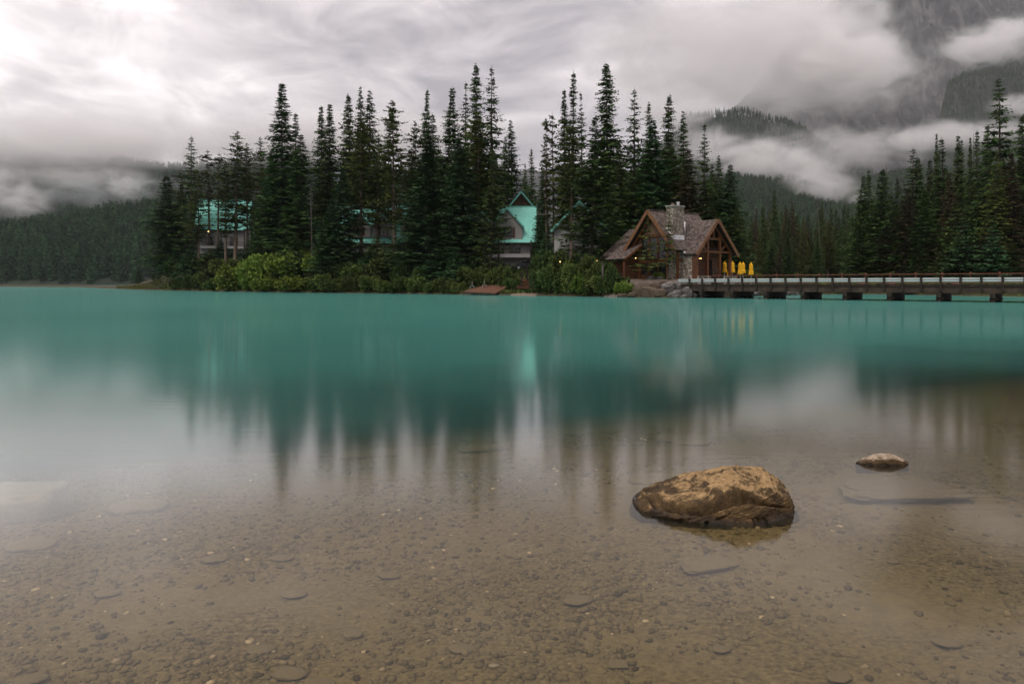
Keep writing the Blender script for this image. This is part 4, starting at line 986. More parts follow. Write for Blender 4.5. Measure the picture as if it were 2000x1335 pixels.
def bedstone(px, py, wpx, label, slab=False, asp=0.7, rise=0.45, pale=False, rz=None, group='larger stones on the lake bed'):
    d = 2000 / (py - HZ)
    for _ in range(6):
        z = float(bedz(np.array(PX(px, d)), np.array(d))) + 0.02; d = (CAMZ - z) * FPX / (py - HZ)
    w = wpx / FPX * d / 2
    me = (SLAB if slab else SM)[int(px) % (3 if slab else 5)].copy(); me.materials.clear(); me.materials.append(M['stonepale' if pale else 'stonebed'])
    o = link('stone', me); o.location = (PX(px, d), d, z - 0.012 + w * rise * 0.10); o.scale = (w, w * asp, w * rise); o.rotation_euler = (0, 0, random.uniform(-0.3, 0.3) if rz is None else rz)
    tag(o, label, 'stone', group)
for a in [(30, 1002, 170, 'pale flat slab under water at the left edge', True, 0.75, 1.7, True, 0.06), (268, 990, 110, 'pinkish rounded stone under water right of the pale slab', False, 0.7, 0.6, False),
          (58, 1062, 95, 'dim rounded stone below the pale left slab'), (1755, 956, 215, 'long flat slab under water below the small rock', True, 0.55, 0.22, False, -0.05), (1380, 1098, 105, 'silted slab under water below the boulder', True, 0.6, 0.35, False, 0.25),
          (688, 1234, 40, 'oval pale stone in the gravel at lower left centre', False, 0.75, 0.8, False), (510, 1264, 54, 'grey-brown stone left of the oval pale stone'), (566, 1310, 66, 'broad flat stone at the lower left bottom'), (625, 1330, 60, 'stone half cut off by the bottom edge'),
          (574, 1155, 52, 'tilted flat stone in the middle of the left gravel'), (210, 1155, 50, 'rounded stone in the left gravel'), (418, 1088, 50, 'silted stone below the reflected trees at left'), (552, 1086, 46, 'silted stone right of its darker neighbour under the reflected trees', False, 0.7, 0.4, False),
          (965, 1294, 20, 'small bright orange-tan pebble stone near the bottom centre', False, 0.7, 0.7, True), (1206, 1291, 38, 'tan angular stone below centre', True, 0.8, 0.5), (1640, 1316, 56, 'round silted stone near the bottom right of centre'), (1744, 1092, 26, 'small flat stone right of the boulder'),
          (1334, 859, 110, 'faint pale slab far out under water above the boulder', True, 0.8, 0.35, False), (720, 888, 120, 'dim reddish slab far out under the reflected spires', True, 0.5, 0.4), (940, 876, 84, 'dim dark slab far out at centre', True, 0.5, 0.4),
          (1130, 1168, 60, 'silted hump stone left below the boulder'), (900, 1262, 50, 'flat silted stone at bottom centre left'), (60, 1322, 60, 'silted stone at the bottom left corner'), (1410, 1262, 40, 'small silted stone below the boulder reflection'), (760, 1120, 44, 'small stone in the middle gravel'), (1850, 1250, 54, 'dark silted stone in the lower right gravel'),
          (1270, 935, 90, 'submerged stone touching the left shoulder of the boulder', False, 0.8, 0.5)]:
    bedstone(*a)
# pebbles (stuff)
def pebbles(name, label, n, seed, r0, r1, dmax):
    g = np.random.default_rng(seed)
    bm = bmesh.new(); bmesh.ops.create_icosphere(bm, subdivisions=1, radius=1.0); bv = np.array([v.co[:] for v in bm.verts]); bf = np.array([[v.index for v in f.verts] for f in bm.faces]); bm.free()
    d = 1.9 + (dmax - 1.9) * g.random(n) ** 1.25; u = g.uniform(-60, 2060, n); x = (u - 1000) / FPX * d
    cl = fbm(x * 1.1 + 3, d * 1.1, o=4) + 0.9 * (g.random(n) - 0.5)
    ok = cl > -0.05; x, d = x[ok], d[ok]; n = len(x); z = bedz(x, d) + 0.012 * fbm(x * 7, d * 7, o=3)
    rr_ = r0 * (r1 / r0) ** (g.random(n) ** 1.9)
    a = g.uniform(0, 6.28, n); asp = g.uniform(0.55, 0.95, n); fl_ = g.uniform(0.28, 0.6, n)
    jv = bv[None] * (1 + g.normal(0, 0.13, (n, len(bv), 1)))
    px_, py_, pz_ = jv[..., 0] * rr_[:, None], jv[..., 1] * (rr_ * asp)[:, None], jv[..., 2] * (rr_ * fl_)[:, None]
    ca, sa_ = np.cos(a)[:, None], np.sin(a)[:, None]
    V = np.stack([px_ * ca - py_ * sa_ + x[:, None], px_ * sa_ + py_ * ca + d[:, None], pz_ + (z + rr_ * fl_ * 0.25)[:, None]], -1).reshape(-1, 3)
    F = (bf[None] + (np.arange(n) * len(bv))[:, None, None]).reshape(-1, 3)
    me = mesh_np(name, V, F, M['pebble'], True)
    at = me.attributes.new('tint', 'FLOAT', 'POINT'); at.data.foreach_set('value', np.repeat(np.clip(0.42 + 0.2 * g.normal(0, 1, n) + 0.6 * (g.random(n) > 0.985), 0, 1), len(bv)).astype(np.float32))
    tag(link(name, me), label, 'pebbles', None, 'stuff')
m, t, b = new_mat('pebble'); at_ = tn(t, 'ShaderNodeAttribute', attribute_name='tint')
t.links.new(ramp(t, at_.outputs['Fac'], [(0.0, (0.080, 0.055, 0.024)), (0.35, (0.160, 0.113, 0.052)), (0.8, (0.250, 0.180, 0.086)), (0.96, (0.40, 0.29, 0.17)), (1.0, (0.58, 0.42, 0.24))]), b.inputs['Base Color']); b.inputs['Roughness'].default_value = 0.9; b.inputs['Specular IOR Level'].default_value = 0.1; M['pebble'] = m
pebbles('gravel', 'brown pebbles and gravel scattered over the shallow lake bed', 70000, 5, 0.004, 0.027, 9.0)

# ================================================================== BRIDGE
B0 = Vector((18.3, 70.2, 0)); BD = Vector((0.76, -0.65, 0)).normalized(); BN = Vector((0.65, 0.76, 0)).normalized()
br = empty('timber_bridge', B0, math.atan2(BD.y, BD.x)); tag(br, 'dark timber road bridge with steel guardrail crossing to the right', 'bridge')
BL = 42.0; BWD = 4.6; DZ = 1.22
# local x along the bridge, local y towards the back
MB().box(-1.0, BL, 0.10, BWD - 0.1, DZ - 0.12, DZ).build('deck', M['girder'], br)
for y0 in (0.02, 1.5, 3.0, BWD - 0.32):
    MB().box(-0.6, BL, y0, y0 + 0.30, DZ - 0.52, DZ - 0.125).build('girder', M['girder'], br)
MB().box(-1.0, BL, 0.03, 0.23, DZ + 0.003, DZ + 0.20).build('kerb_beam', M['bridgewood'], br)
MB().box(-1.0, BL, BWD - 0.23, BWD - 0.03, DZ + 0.003, DZ + 0.20).build('kerb_beam', M['bridgewood'], br)
SPN = 1.38; NP = int(BL / SPN)
postm = MB().box(-0.085, 0.085, -0.20, -0.003, DZ - 0.42, DZ + 0.74)
pm = postm.build('guardrail_post', M['bridgewood'], br); pm.location = (0, 0, 0)
wprof = [(0.0, 0.0), (0.035, 0.02), (0.075, 0.07), (0.075, 0.10), (0.035, 0.14), (0.0, 0.17), (0.0, 0.19), (0.035, 0.22), (0.075, 0.27), (0.075, 0.30), (0.035, 0.34), (0.0, 0.36)]
rb = MB(); pv_ = []
for x in (0.088, SPN - 0.088):
    pv_ += [(x, -0.02 - a, DZ + 0.36 + z) for a, z in wprof] + [(x, -0.005 - a, DZ + 0.36 + z) for a, z in wprof]
n = len(wprof)
fs = [[i, i+1, 2*n+i+1, 2*n+i] for i in range(n-1)] + [[n+i+1, n+i, 3*n+i, 3*n+i+1] for i in range(n-1)] + [[0, 2*n, 3*n, n], [n-1, 2*n-1, 4*n-1, 3*n-1]]
fs += [[i, n+i, n+i+1, i+1] for i in range(n-1)] + [[2*n+i, 2*n+i+1, 3*n+i+1, 3*n+i] for i in range(n-1)]
rb.add(pv_, fs); rm = rb.build('guardrail_beam', M['steel'], br)
for i in range(NP):
    if i:
        q = link('guardrail_post', pm.data, br); q.location = (i * SPN, 0, 0)
        q = link('guardrail_beam', rm.data, br); q.location = (i * SPN, 0, 0)
    else:
        q = link('guardrail_beam', rm.data, br); q.location = (-SPN, 0, 0); q.scale = (1, 1, 1)
# far-side footway handrail
MB().box(0, BL, BWD - 0.02, BWD + 0.10, DZ + 1.06, DZ + 1.13).build('handrail', M['railwood'], br)
MB().box(0, BL, BWD + 0.01, BWD + 0.06, DZ + 0.30, DZ + 0.38).build('lower_rail', M['railwood'], br)
bal = MB()
for i in range(int(BL / 0.22)): bal.box(i * 0.22, i * 0.22 + 0.035, BWD + 0.015, BWD + 0.055, DZ + 0.385, DZ + 1.055)
q = bal.build('balusters', M['bridgewood'], br); q['kind'] = 'stuff'
hp = MB().box(-0.06, 0.06, BWD + 0.105, BWD + 0.225, DZ - 0.4, DZ + 1.26).build('handrail_post', M['railwood'], br); hp.location = (1.0, 0, 0)
for i in range(1, int(BL / 2.05)):
    q = link('handrail_post', hp.data, br); q.location = (1.0 + i * 2.05, 0, 0)
# pile bents
capm = pilem = brm = None
for i, x in enumerate([1.4, 4.6, 7.9, 11.3, 14.9, 18.4, 22.0, 25.6, 29.2, 33.0, 37.0]):
    cap = MB().box(-0.17, 0.17, -0.55, BWD + 0.4, DZ - 0.86, DZ - 0.525)
    co = cap.build('pile_bent', M['bridgewood'], br); co.location = (x, 0, 0)
    for k, y in enumerate((-0.25, 0.75, 1.9, 3.0, 4.1, 4.8)):
        if pilem is None:
            pilem = MB().tube((0, 0, -3.2), (0, 0, DZ - 0.855), 0.19, 0.16, 10)
            q = pilem.build('pile', M['bridgewood'], co); pilem = q.data; q.location = (0, y, 0)
        else: q = link('pile', pilem, co); q.location = (0, y, 0)
    MB().bar((0.21, -0.2, DZ - 0.95), (0.21, BWD, 0.22), 0.06, 0.22).build('cross_brace', M['bridgewood'], co)
    MB().box(-0.21, -0.175, -0.35, BWD, 0.06, 0.34).build('waler', M['bridgewood'], co)
def on_bridge(x, y, z): return B0 + BD * x + BN * y + Vector((0, 0, z))
for i, x in enumerate((15.3, 17.6, 22.6)):
    o = empty('flower_box', on_bridge(x, BWD - 0.42, DZ + 0.206), math.atan2(BD.y, BD.x))
    MB().box(-0.35, 0.35, -0.12, 0.12, 0, 0.22).build('trough', M['railwood'], o)
    g = np.random.default_rng(i); k = 160; p = np.stack([g.uniform(-0.34, 0.34, k), g.uniform(-0.13, 0.13, k), g.uniform(0.2, 0.38, k)], 1)
    dv = nrm(g.normal(0, 1, (k, 3))); link('flowers', sprays_mesh('flowers', p, dv, nrm(np.cross(dv, g.normal(0, 1, (k, 3)))), np.full(k, 0.09), np.full(k, 0.08), g.random(k), M['flower']), o)
    tag(o, ['pink flower box on the bridge, leftmost of three', 'pink flower box on the bridge, middle of three', 'pink flower box on the bridge, rightmost of three'][i], 'flower box', 'flower boxes on the bridge')

# ================================================================== CABIN
CB = empty('log_cabin', (15.1, 76.0, 1.80), math.atan2(-0.83, 0.555)); tag(CB, 'brown timber cabin with cedar shingle roofs and stone chimney', 'cabin')
# local x = e1 (towards porch gable), local y = e2 (back); world z = local z + 1.8
def slope(name, r0, r1, e0, e1, parent, mat=None, course=0.24, th=0.05, sub=True, ribs=0):
    """roof plane between ridge r0-r1 and eave e0-e1, built of overlapping courses"""
    r0, r1, e0, e1 = map(Vector, (r0, r1, e0, e1)); nrm_ = (r1 - r0).cross(e0 - r0).normalized()
    if nrm_.z < 0: nrm_ = -nrm_
    base = MB().poly([r0, r1, e1, e0], -0.10, nrm_).build(name, M['darktimber'] if mat is None else mat, parent)
    if ribs:
        rbm = MB()
        for i in range(ribs + 1):
            q = i / ribs; a = r0.lerp(r1, q) + nrm_ * 0.02; c_ = e0.lerp(e1, q) + nrm_ * 0.02; rbm.bar(a, c_, 0.05, 0.06, nrm_)
        x = rbm.build('standing_seams', mat, base); x['kind'] = 'stuff'
        return base
    n = max(3, int((e0 - r0).length / course)); mb = MB(); g = random.Random(int(r0.x * 100 + e0.y * 10))
    K_ = 14
    for i in range(n):
        q0, q1 = max(0, (i - 0.35) / n), (i + 1) / n
        for k in range(K_):
            a0, a1 = k / K_, (k + 1) / K_; dz = g.uniform(-0.012, 0.016); dq = g.uniform(-0.10, 0.12) / n
            A = r0.lerp(r1, a0).lerp(e0.lerp(e1, a0), q0) + nrm_ * 0.004; B_ = r0.lerp(r1, a1).lerp(e0.lerp(e1, a1), q0) + nrm_ * 0.004
            C_ = r0.lerp(r1, a1).lerp(e0.lerp(e1, a1), min(1.01, q1 + dq)) + nrm_ * (th + dz); D_ = r0.lerp(r1, a0).lerp(e0.lerp(e1, a0), min(1.01, q1 + dq)) + nrm_ * (th + dz)
            lo = nrm_ * 0.05
            mb.add([A, B_, C_, D_, C_ - lo, D_ - lo], [[0, 1, 2, 3], [3, 2, 4, 5]])
    x = mb.build('shingles', M['shingle'], base); x['kind'] = 'stuff'
    return base
zr, ze, hw = 7.80, 3.25, 4.0
# main roof A: ridge along local y
slope('roof', (0, 0, zr), (0, 8.2, zr), (hw, 0, ze), (hw, 8.2, ze), CB)
slope('roof', (0, 0, zr), (0, 8.2, zr), (-hw, 0, ze), (-hw, 8.2, ze), CB)
MB().bar((0, -0.02, zr + 0.07), (0, 8.2, zr + 0.07), 0.30, 0.07).build('ridge_cap', M['shingle'], CB)
for s in (1, -1):
    MB().bar((0.02 * s, -0.06, zr - 0.10), (s * (hw + 0.05), -0.06, ze - 0.16), 0.10, 0.40).build('barge_board', M['barge'], CB)
    MB().bar((0, 0.55, zr - 0.55), (s * (hw - 0.5), 0.55, ze + 0.02), 0.16, 0.30).build('rafter', M['timber'], CB)
# walls of A
wa = 3.45
MB().poly([(-wa, 1.0, -0.4), (wa, 1.0, -0.4), (wa, 1.0, ze + 0.30), (0, 1.0, zr - 0.45), (-wa, 1.0, ze + 0.30)], 0.25, (0, 1, 0)).build('gable_wall', M['log'], CB)
MB().box(-wa, -wa + 0.25, 1.253, 7.8, -0.4, ze + 0.25).build('side_wall', M['log'], CB)
MB().box(wa - 0.25, wa, 1.253, 7.8, -0.4, ze + 0.25).build('side_wall', M['stone'], CB)
MB().poly([(-wa, 7.8, -0.4), (wa, 7.8, -0.4), (wa, 7.8, ze + 0.30), (0, 7.8, zr - 0.45), (-wa, 7.8, ze + 0.30)], 0.25, (0, 1, 0)).build('gable_wall', M['log'], CB)
MB().poly([(-1.75, 0.93, 5.15), (1.75, 0.93, 5.15), (0, 0.93, 7.05)], 0.06, (0, 1, 0)).build('gable_boards', M['board'], CB)
# window wall
for (x0, x1, z0, z1) in [(-2.05, -0.72, 2.25, 4.85), (-0.62, 0.62, 2.25, 4.85), (0.72, 2.0, 2.25, 4.85), (-2.05, -0.72, 0.55, 2.05), (-0.62, 0.62, 0.55, 2.05), (0.72, 2.0, 0.55, 2.05)]:
    w = MB()
    for bx in ((x0, x0 + 0.09, z0, z1), (x1 - 0.09, x1, z0, z1), (x0 + 0.09, x1 - 0.09, z0, z0 + 0.09), (x0 + 0.09, x1 - 0.09, z1 - 0.09, z1)): w.box(bx[0], bx[1], 0.90, 0.995, bx[2], bx[3])
    wo = w.build('window', M['timber'], CB)
    MB().box(x0 + 0.09, x1 - 0.09, 0.955, 0.975, z0 + 0.09, z1 - 0.09).build('pane', M['glass'], wo)
for x in (-2.25, 2.2): MB().box(x - 0.16, x + 0.16, 0.80, 0.997, -0.4, 5.1).build('post', M['timber'], CB)
MB().box(-2.6, 2.55, 0.78, 0.995, 4.90, 5.14).build('tie_beam', M['timber'], CB)
MB().box(-2.08, 2.03, 0.82, 0.995, 2.08, 2.22).build('transom', M['timber'], CB)
for s in (-1, 1): MB().bar((s * 2.2, 0.7, 3.3), (s * 3.2, 0.35, 3.9), 0.16, 0.2).build('bracket', M['timber'], CB)
# stone panel right of the windows and on the flank
MB().box(2.37, wa + 0.02, 0.86, 0.996, -0.4, 3.3).build('stone_panel', M['stone'], CB)
MB().box(wa - 0.06, wa + 0.12, 0.86, 1.15, -0.4, 3.3).build('corner_post', M['timber'], CB)
MB().box(wa + 0.003, wa + 0.10, 1.153, 3.0, 2.1, 2.35).build('belt_beam', M['timber'], CB)
# chimney
ch = MB().box(1.9, 2.95, 0.95, 2.6, 1.8, 8.05).build('chimney', M['stone'], CB)
MB().box(1.82, 3.03, 0.87, 2.68, 8.053, 8.20).build('chimney_cap', M['concrete'], ch)
MB().lathe([(0.16, 0), (0.16, 0.22), (0.11, 0.26)], (2.35, 1.45, 8.203), 10).build('chimney_pot', M['brick'], ch)
MB().lathe([(0.13, 0), (0.13, 0.3), (0.2, 0.32), (0.18, 0.42)], (2.5, 2.15, 8.203), 10).build('chimney_pot', M['whitemetal'], ch)
MB().bar((1.85, 0.92, 5.75), (3.02, 0.92, 4.42), 0.03, 0.34).build('flashing', M['flash'], ch)
MB().box(2.96, 2.985, 0.93, 2.62, 4.40, 4.95).build('flashing', M['flash'], ch)
# porch roof B: ridge along local x
bzr, bze, bhw, bb, ax = 6.62, 2.82, 3.36, 4.8, 5.75
slope('roof', (1.0, bb, bzr), (ax, bb, bzr), (3.98, bb - bhw, bze), (ax, bb - bhw, bze), CB)
slope('roof', (1.0, bb, bzr), (ax, bb, bzr), (3.98, bb + bhw, bze), (ax, bb + bhw, bze), CB)
MB().bar((1.05, bb - 0.05, bzr + 0.04), (4.02, bb - bhw + 0.02, bze + 0.16), 0.24, 0.05).build('valley_flashing', M['flash'], CB)
for s in (1, -1):
    MB().bar((ax + 0.06, bb + 0.02 * s, bzr - 0.10), (ax + 0.06, bb + s * (bhw + 0.05), bze - 0.15), 0.10, 0.36).build('barge_board', M['barge'], CB)
    MB().bar((ax - 0.55, bb, bzr - 0.5), (ax - 0.55, bb + s * (bhw - 0.35), bze + 0.0), 0.16, 0.26).build('rafter', M['timber'], CB)
    MB().bar((ax - 0.62, bb + s * 0.95, 3.1), (ax - 0.62, bb + s * 2.15, 4.0), 0.15, 0.2).build('brace', M['timber'], CB)
for y in (bb - 2.75, bb - 1.0, bb + 1.0, bb + 2.75):
    MB().box(ax - 0.75, ax - 0.49, y - 0.14, y + 0.14, 0.45, 3.25 if abs(y - bb) > 2 else 4.9).build('porch_post', M['timber'], CB)
MB().box(ax - 0.78, ax - 0.46, bb - 1.5, bb + 1.5, 4.40, 4.66).build('tie_beam', M['timber'], CB)
MB().box(ax - 0.72, ax - 0.52, bb - 0.1, bb + 0.1, 4.663, 6.05).build('king_post', M['timber'], CB)
MB().box(ax - 0.74, ax - 0.50, bb - 3.0, bb + 3.0, 3.0, 3.22).build('porch_beam', M['timber'], CB)
MB().poly([(3.45, bb - 2.9, -0.4), (3.45, bb + 2.9, -0.4), (3.45, bb + 2.9, 3.0), (3.45, bb, 6.2), (3.45, bb - 2.9, 3.0)], 0.23, (1, 0, 0)).build('porch_wall', M['log'], CB)
MB().box(3.46, 5.6, bb - 3.06, bb - 2.94, -0.4, 2.9).build('porch_side_wall', M['stone'], CB)
MB().box(4.9, 5.62, bb - 3.10, bb - 2.90, -0.399, 2.95).build('corner_panel', M['log'], CB)
MB().box(3.6, 5.7, bb - 2.88, bb + 2.9, -0.1, 0.12).build('porch_floor', M['girder'], CB)
for (y0, y1) in ((bb - 3.15, bb - 1.3), (bb + 1.0, bb + 2.95)):
    MB().box(5.62, 5.95, y0, y1, -0.5, 0.50).build('footing_wall', M['stone'], CB)
for (y0, y1, z0, z1) in ((bb - 2.2, bb - 1.1, 0.75, 2.5), (bb + 0.4, bb + 1.5, 0.3, 2.4)):
    w = MB()
    for a in ((y0, y0 + 0.09, z0, z1), (y1 - 0.09, y1, z0, z1), (y0 + 0.09, y1 - 0.09, z0, z0 + 0.09), (y0 + 0.09, y1 - 0.09, z1 - 0.09, z1)): w.box(3.683, 3.78, a[0], a[1], a[2], a[3])
    wo = w.build('window', M['timber'], CB); MB().box(3.70, 3.72, y0 + 0.09, y1 - 0.09, z0 + 0.09, z1 - 0.09).build('pane', M['glass'], wo)
rl = MB().box(5.45, 5.52, bb - 0.9, bb + 0.9, 1.05, 1.13)
for k in range(9): rl.bar((5.48, bb - 0.9 + k * 0.2, 0.14), (5.48, bb - 0.9 + k * 0.2 + (0.2 if k % 2 else -0.0), 1.05), 0.04, 0.04)
rl.build('porch_railing', M['darktimber'], CB)
# left wing C: ridge along local x, hip end; small entrance roof D
slope('roof', (-7.2, 4.2, 6.35), (-1.2, 4.2, 6.35), (-8.6, 0.4, 2.65), (-3.2, 0.4, 2.65), CB)
slope('roof', (-7.2, 4.2, 6.35), (-1.2, 4.2, 6.35), (-8.6, 8.0, 2.65), (-3.2, 8.0, 2.65), CB)
MB().poly([(-7.2, 4.2, 6.35), (-8.6, 0.4, 2.65), (-8.6, 8.0, 2.65)], 0.08, (-1, 0, 0.4)).build('hip_end', M['shingle'], CB)
MB().box(-8.1, -3.453, 1.1, 7.5, -0.4, 2.85).build('wing_wall', M['log'], CB)
slope('roof', (-5.0, 0.9, 4.15), (-1.75, 0.9, 4.15), (-5.3, -1.5, 2.45), (-2.05, -1.5, 2.45), CB)
MB().bar((-1.70, 0.9, 4.05), (-2.0, -1.52, 2.36), 0.10, 0.24).build('barge_board', M['timber'], CB)
MB().box(-2.55, -2.4, -1.2, 0.98, -0.4, 2.7).build('entrance_wall', M['log'], CB)
MB().box(-5.0, -2.55, -1.05, -0.9, -0.4, 0.65).build('entrance_railing', M['darktimber'], CB)
for x in (-4.95, -2.62): MB().box(x - 0.09, x + 0.09, -1.2, -1.02, -0.4, 2.6).build('entrance_post', M['timber'], CB)
MB().box(-3.15, -2.75, 0.90, 0.985, 1.15, 2.05).build('notice_board', M['paper'], CB)
def lamp(px, py, d, label, r=0.055):
    o = empty('wall_lamp', P(px, py, d)); MB().lathe([(0.02, -r), (r, -r * 0.5), (r, r * 0.5), (0.02, r)], (0, 0, 0), 10).build('bulb', M['lamp'], o, True)
    MB().lathe([(r * 1.5, r * 1.05), (r * 0.5, r * 2.0)], (0, 0, 0), 10).build('shade', M['blackiron'], o)
    MB().box(-0.02, 0.02, 0.0, 0.22, r * 1.3, r * 1.7).build('bracket', M['blackiron'], o)
    tag(o, label, 'lamp', 'lit wall lamps')
lamp(1241.5, 504, 75.2, 'lit lamp beside the cabin entrance')
# chandelier inside the porch
Rm = Matrix.Rotation(math.atan2(-0.83, 0.555), 3, 'Z')
def CW(x, y, z): return Vector((15.1, 76.0, 1.8)) + Rm @ Vector((x, y, z))
o = empty('hanging_lamp', CW(4.5, bb - 1.6, 2.35))
for k in range(5):
    a = k * 1.257; MB().lathe([(0.02, -0.05), (0.055, 0), (0.02, 0.07)], (0.26 * math.cos(a), 0.26 * math.sin(a), 0.02), 8).build('bulb', M['lamp'], o, True)
MB().lathe([(0.30, -0.06), (0.31, -0.03), (0.02, -0.02), (0.015, 2.4)], (0, 0, -0.01), 12).build('hanger', M['blackiron'], o); tag(o, 'lit chandelier hanging in the cabin porch', 'lamp')

# ================================================================== LODGES WITH GREEN METAL ROOFS
def lodge(label, px, d, rz, L, Dp, zb, ze_, zr_, dormers=(), chimneys=(), wall='greywall', gable='whitewall', floors=2, balcony=True, name='lodge_building'):
    """local x along the ridge, y=0 front; px marks the middle of the front"""
    o = empty(name, (PX(px, d), d, zb), R(rz)); tag(o, label, 'building', 'green-roofed lodges')
    H_ = ze_ - zb; RZ = zr_ - zb
    for (x0, x1, y0, y1, mt) in ((-L/2, L/2, 0.0, 0.22, wall), (-L/2, L/2, Dp - 0.22, Dp, wall)):
        MB().box(x0, x1, y0, y1, -1.5, H_).build('wall', M[mt], o)
    for s in (-1, 1):
        MB().poly([(s * L/2, 0.223, -1.5), (s * L/2, Dp - 0.223, -1.5), (s * L/2, Dp - 0.223, H_), (s * L/2, Dp/2, RZ - 0.25), (s * L/2, 0.223, H_)], 0.22, (-s, 0, 0)).build('gable_wall', M[gable], o)
    ov = 0.75; k = (RZ - H_) / (Dp / 2)
    slope('roof', (-L/2 - ov, Dp/2, RZ), (L/2 + ov, Dp/2, RZ), (-L/2 - ov, -ov, H_ - ov * k), (L/2 + ov, -ov, H_ - ov * k), o, M['metalroof'], ribs=int(L / 0.5))
    slope('roof', (-L/2 - ov, Dp/2, RZ), (L/2 + ov, Dp/2, RZ), (-L/2 - ov, Dp + ov, H_ - ov * k), (L/2 + ov, Dp + ov, H_ - ov * k), o, M['metalroof'], ribs=int(L / 0.5))
    MB().bar((-L/2 - ov, Dp/2, RZ + 0.04), (L/2 + ov, Dp/2, RZ + 0.04), 0.34, 0.06).build('ridge_cap', M['greentrim'], o)
    for s in (-1, 1):
        for y1 in (-ov, Dp + ov): MB().bar((s * (L/2 + ov + 0.06), Dp/2, RZ - 0.12), (s * (L/2 + ov + 0.06), y1, H_ - ov * k - 0.12), 0.08, 0.30).build('barge_board', M['greentrim'], o)
    MB().box(-L/2 - ov, L/2 + ov, -ov - 0.05, -ov, H_ - ov * k - 0.22, H_ - ov * k - 0.02).build('fascia', M['darktimber'], o)
    # windows, balconies
    nb = max(2, int(L / 3.4)); fh = H_ / floors
    for f in range(floors):
        for i in range(nb):
            cx = -L/2 + L * (i + 0.5) / nb; z0 = f * fh + 0.25
            w = MB()
            for a in ((cx - 0.8, cx - 0.7, z0, z0 + 1.95), (cx + 0.7, cx + 0.8, z0, z0 + 1.95), (cx - 0.04, cx + 0.04, z0, z0 + 1.85), (cx - 0.7, cx + 0.7, z0 + 1.85, z0 + 1.95)): w.box(a[0], a[1], -0.06, -0.003, a[2], a[3])
            wo = w.build('window', M['timber'], o); MB().box(cx - 0.7, cx + 0.7, -0.03, -0.015, z0, z0 + 1.85).build('pane', M['glass'], wo)
        if balcony:
            z0 = f * fh
            bo = MB().box(-L/2, L/2, -1.35, -0.003, z0 - 0.16, z0).build('balcony', M['darktimber'], o)
            MB().box(-L/2, L/2, -1.40, -1.352, z0 - 0.42, z0 + 0.12).build('balcony_fascia', M['whitewall'], bo)
            ra = MB().box(-L/2, L/2, -1.37, -1.31, z0 + 0.98, z0 + 1.05)
            for q in range(int(L / 0.16)): ra.box(-L/2 + q * 0.16, -L/2 + q * 0.16 + 0.03, -1.36, -1.33, z0 + 0.123, z0 + 0.978)
            ra.build('railing', M['blackiron'], bo)
    if balcony:
        for i in range(nb + 1):
            cx = -L/2 + L * i / nb; MB().box(cx - 0.1, cx + 0.1, -1.62, -1.42, -1.5, H_ - ov * k + 0.3).build('post', M['darktimber'], o)
    for (dx, dw, zt) in dormers:
        zt -= zb; hb = zt - dw * 1.0 / 2 * 1.15
        yb = lambda z: (z - H_) / k
        db = MB().poly([(dx - dw/2 + 0.2, -0.35, max(H_ - 1.2, hb - 1.9)), (dx + dw/2 - 0.2, -0.35, max(H_ - 1.2, hb - 1.9)), (dx + dw/2 - 0.2, -0.35, hb + 0.2), (dx, -0.35, zt - 0.25), (dx - dw/2 + 0.2, -0.35, hb + 0.2)], 2.4, (0, 1, 0)).build('dormer', M[wall], o)
        for s in (-1, 1):
            slope('dormer_roof', (dx, -0.9, zt), (dx, yb(zt) + 0.3, zt), (dx + s * dw/2, -0.9, hb), (dx + s * dw/2, yb(hb) + 0.6, hb), db, M['metalroof'], ribs=6)
            MB().bar((dx, -0.95, zt - 0.1), (dx + s * (dw/2 + 0.05), -0.95, hb - 0.1), 0.07, 0.24).build('dormer_barge_board', M['greentrim'], db)
        wz = max(H_ - 1.0, hb - 1.6)
        MB().box(dx - dw * 0.24, dx + dw * 0.24, -0.40, -0.353, wz, wz + 1.5).build('dormer_window', M['timber'], db)
        MB().box(dx - dw * 0.20, dx + dw * 0.20, -0.42, -0.403, wz + 0.08, wz + 1.42).build('dormer_pane', M['glass'], db)
    for (cx, zt, w_) in chimneys:
        co = MB().box(cx - w_/2, cx + w_/2, Dp * 0.28, Dp * 0.28 + 0.9, H_ - 0.5, zt - zb).build('chimney', M['brick'], o)
        MB().box(cx - w_/2 - 0.08, cx + w_/2 + 0.08, Dp * 0.28 - 0.08, Dp * 0.28 + 0.98, zt - zb + 0.003, zt - zb + 0.12).build('chimney_cap', M['concrete'], co)
        for s in (-0.25, 0.25): MB().lathe([(0.14, 0), (0.14, 0.75)], (cx + s, Dp * 0.28 + 0.45, zt - zb + 0.123), 8).build('flue', M['blackiron'], co)
    return o
def ZP(py, d): return CAMZ + (HZ - py) / FPX * d
d1, d2, d3, d4 = 150.0, 130.0, 122.0, 103.0
lodge('green-roofed lodge behind the pines at the left of the point', 434, d1, 14, 9.5, 9.0, ZP(482, d1), ZP(440, d1), ZP(386, d1), dormers=(), floors=1)
lodge('green-roofed lodge with dark chimney behind the dead snag', 622, d2, -6, 9.5, 8.0, ZP(500, d2), ZP(466, d2), ZP(418, d2), dormers=((-1.4, 3.6, ZP(428, d2)), (1.8, 5.4, ZP(432, d2))), chimneys=((-1.6, ZP(421, d2), 1.3),), floors=1)
lodge('long green-roofed lodge with dormers behind the central olive pines', 752, d3, 4, 16.0, 9.0, ZP(512, d3), ZP(464, d3), ZP(396, d3), dormers=((-4.6, 4.6, ZP(414, d3)), (-0.4, 4.0, ZP(418, d3)), (4.6, 4.0, ZP(412, d3))), chimneys=((2.0, ZP(404, d3), 1.6),), floors=2)
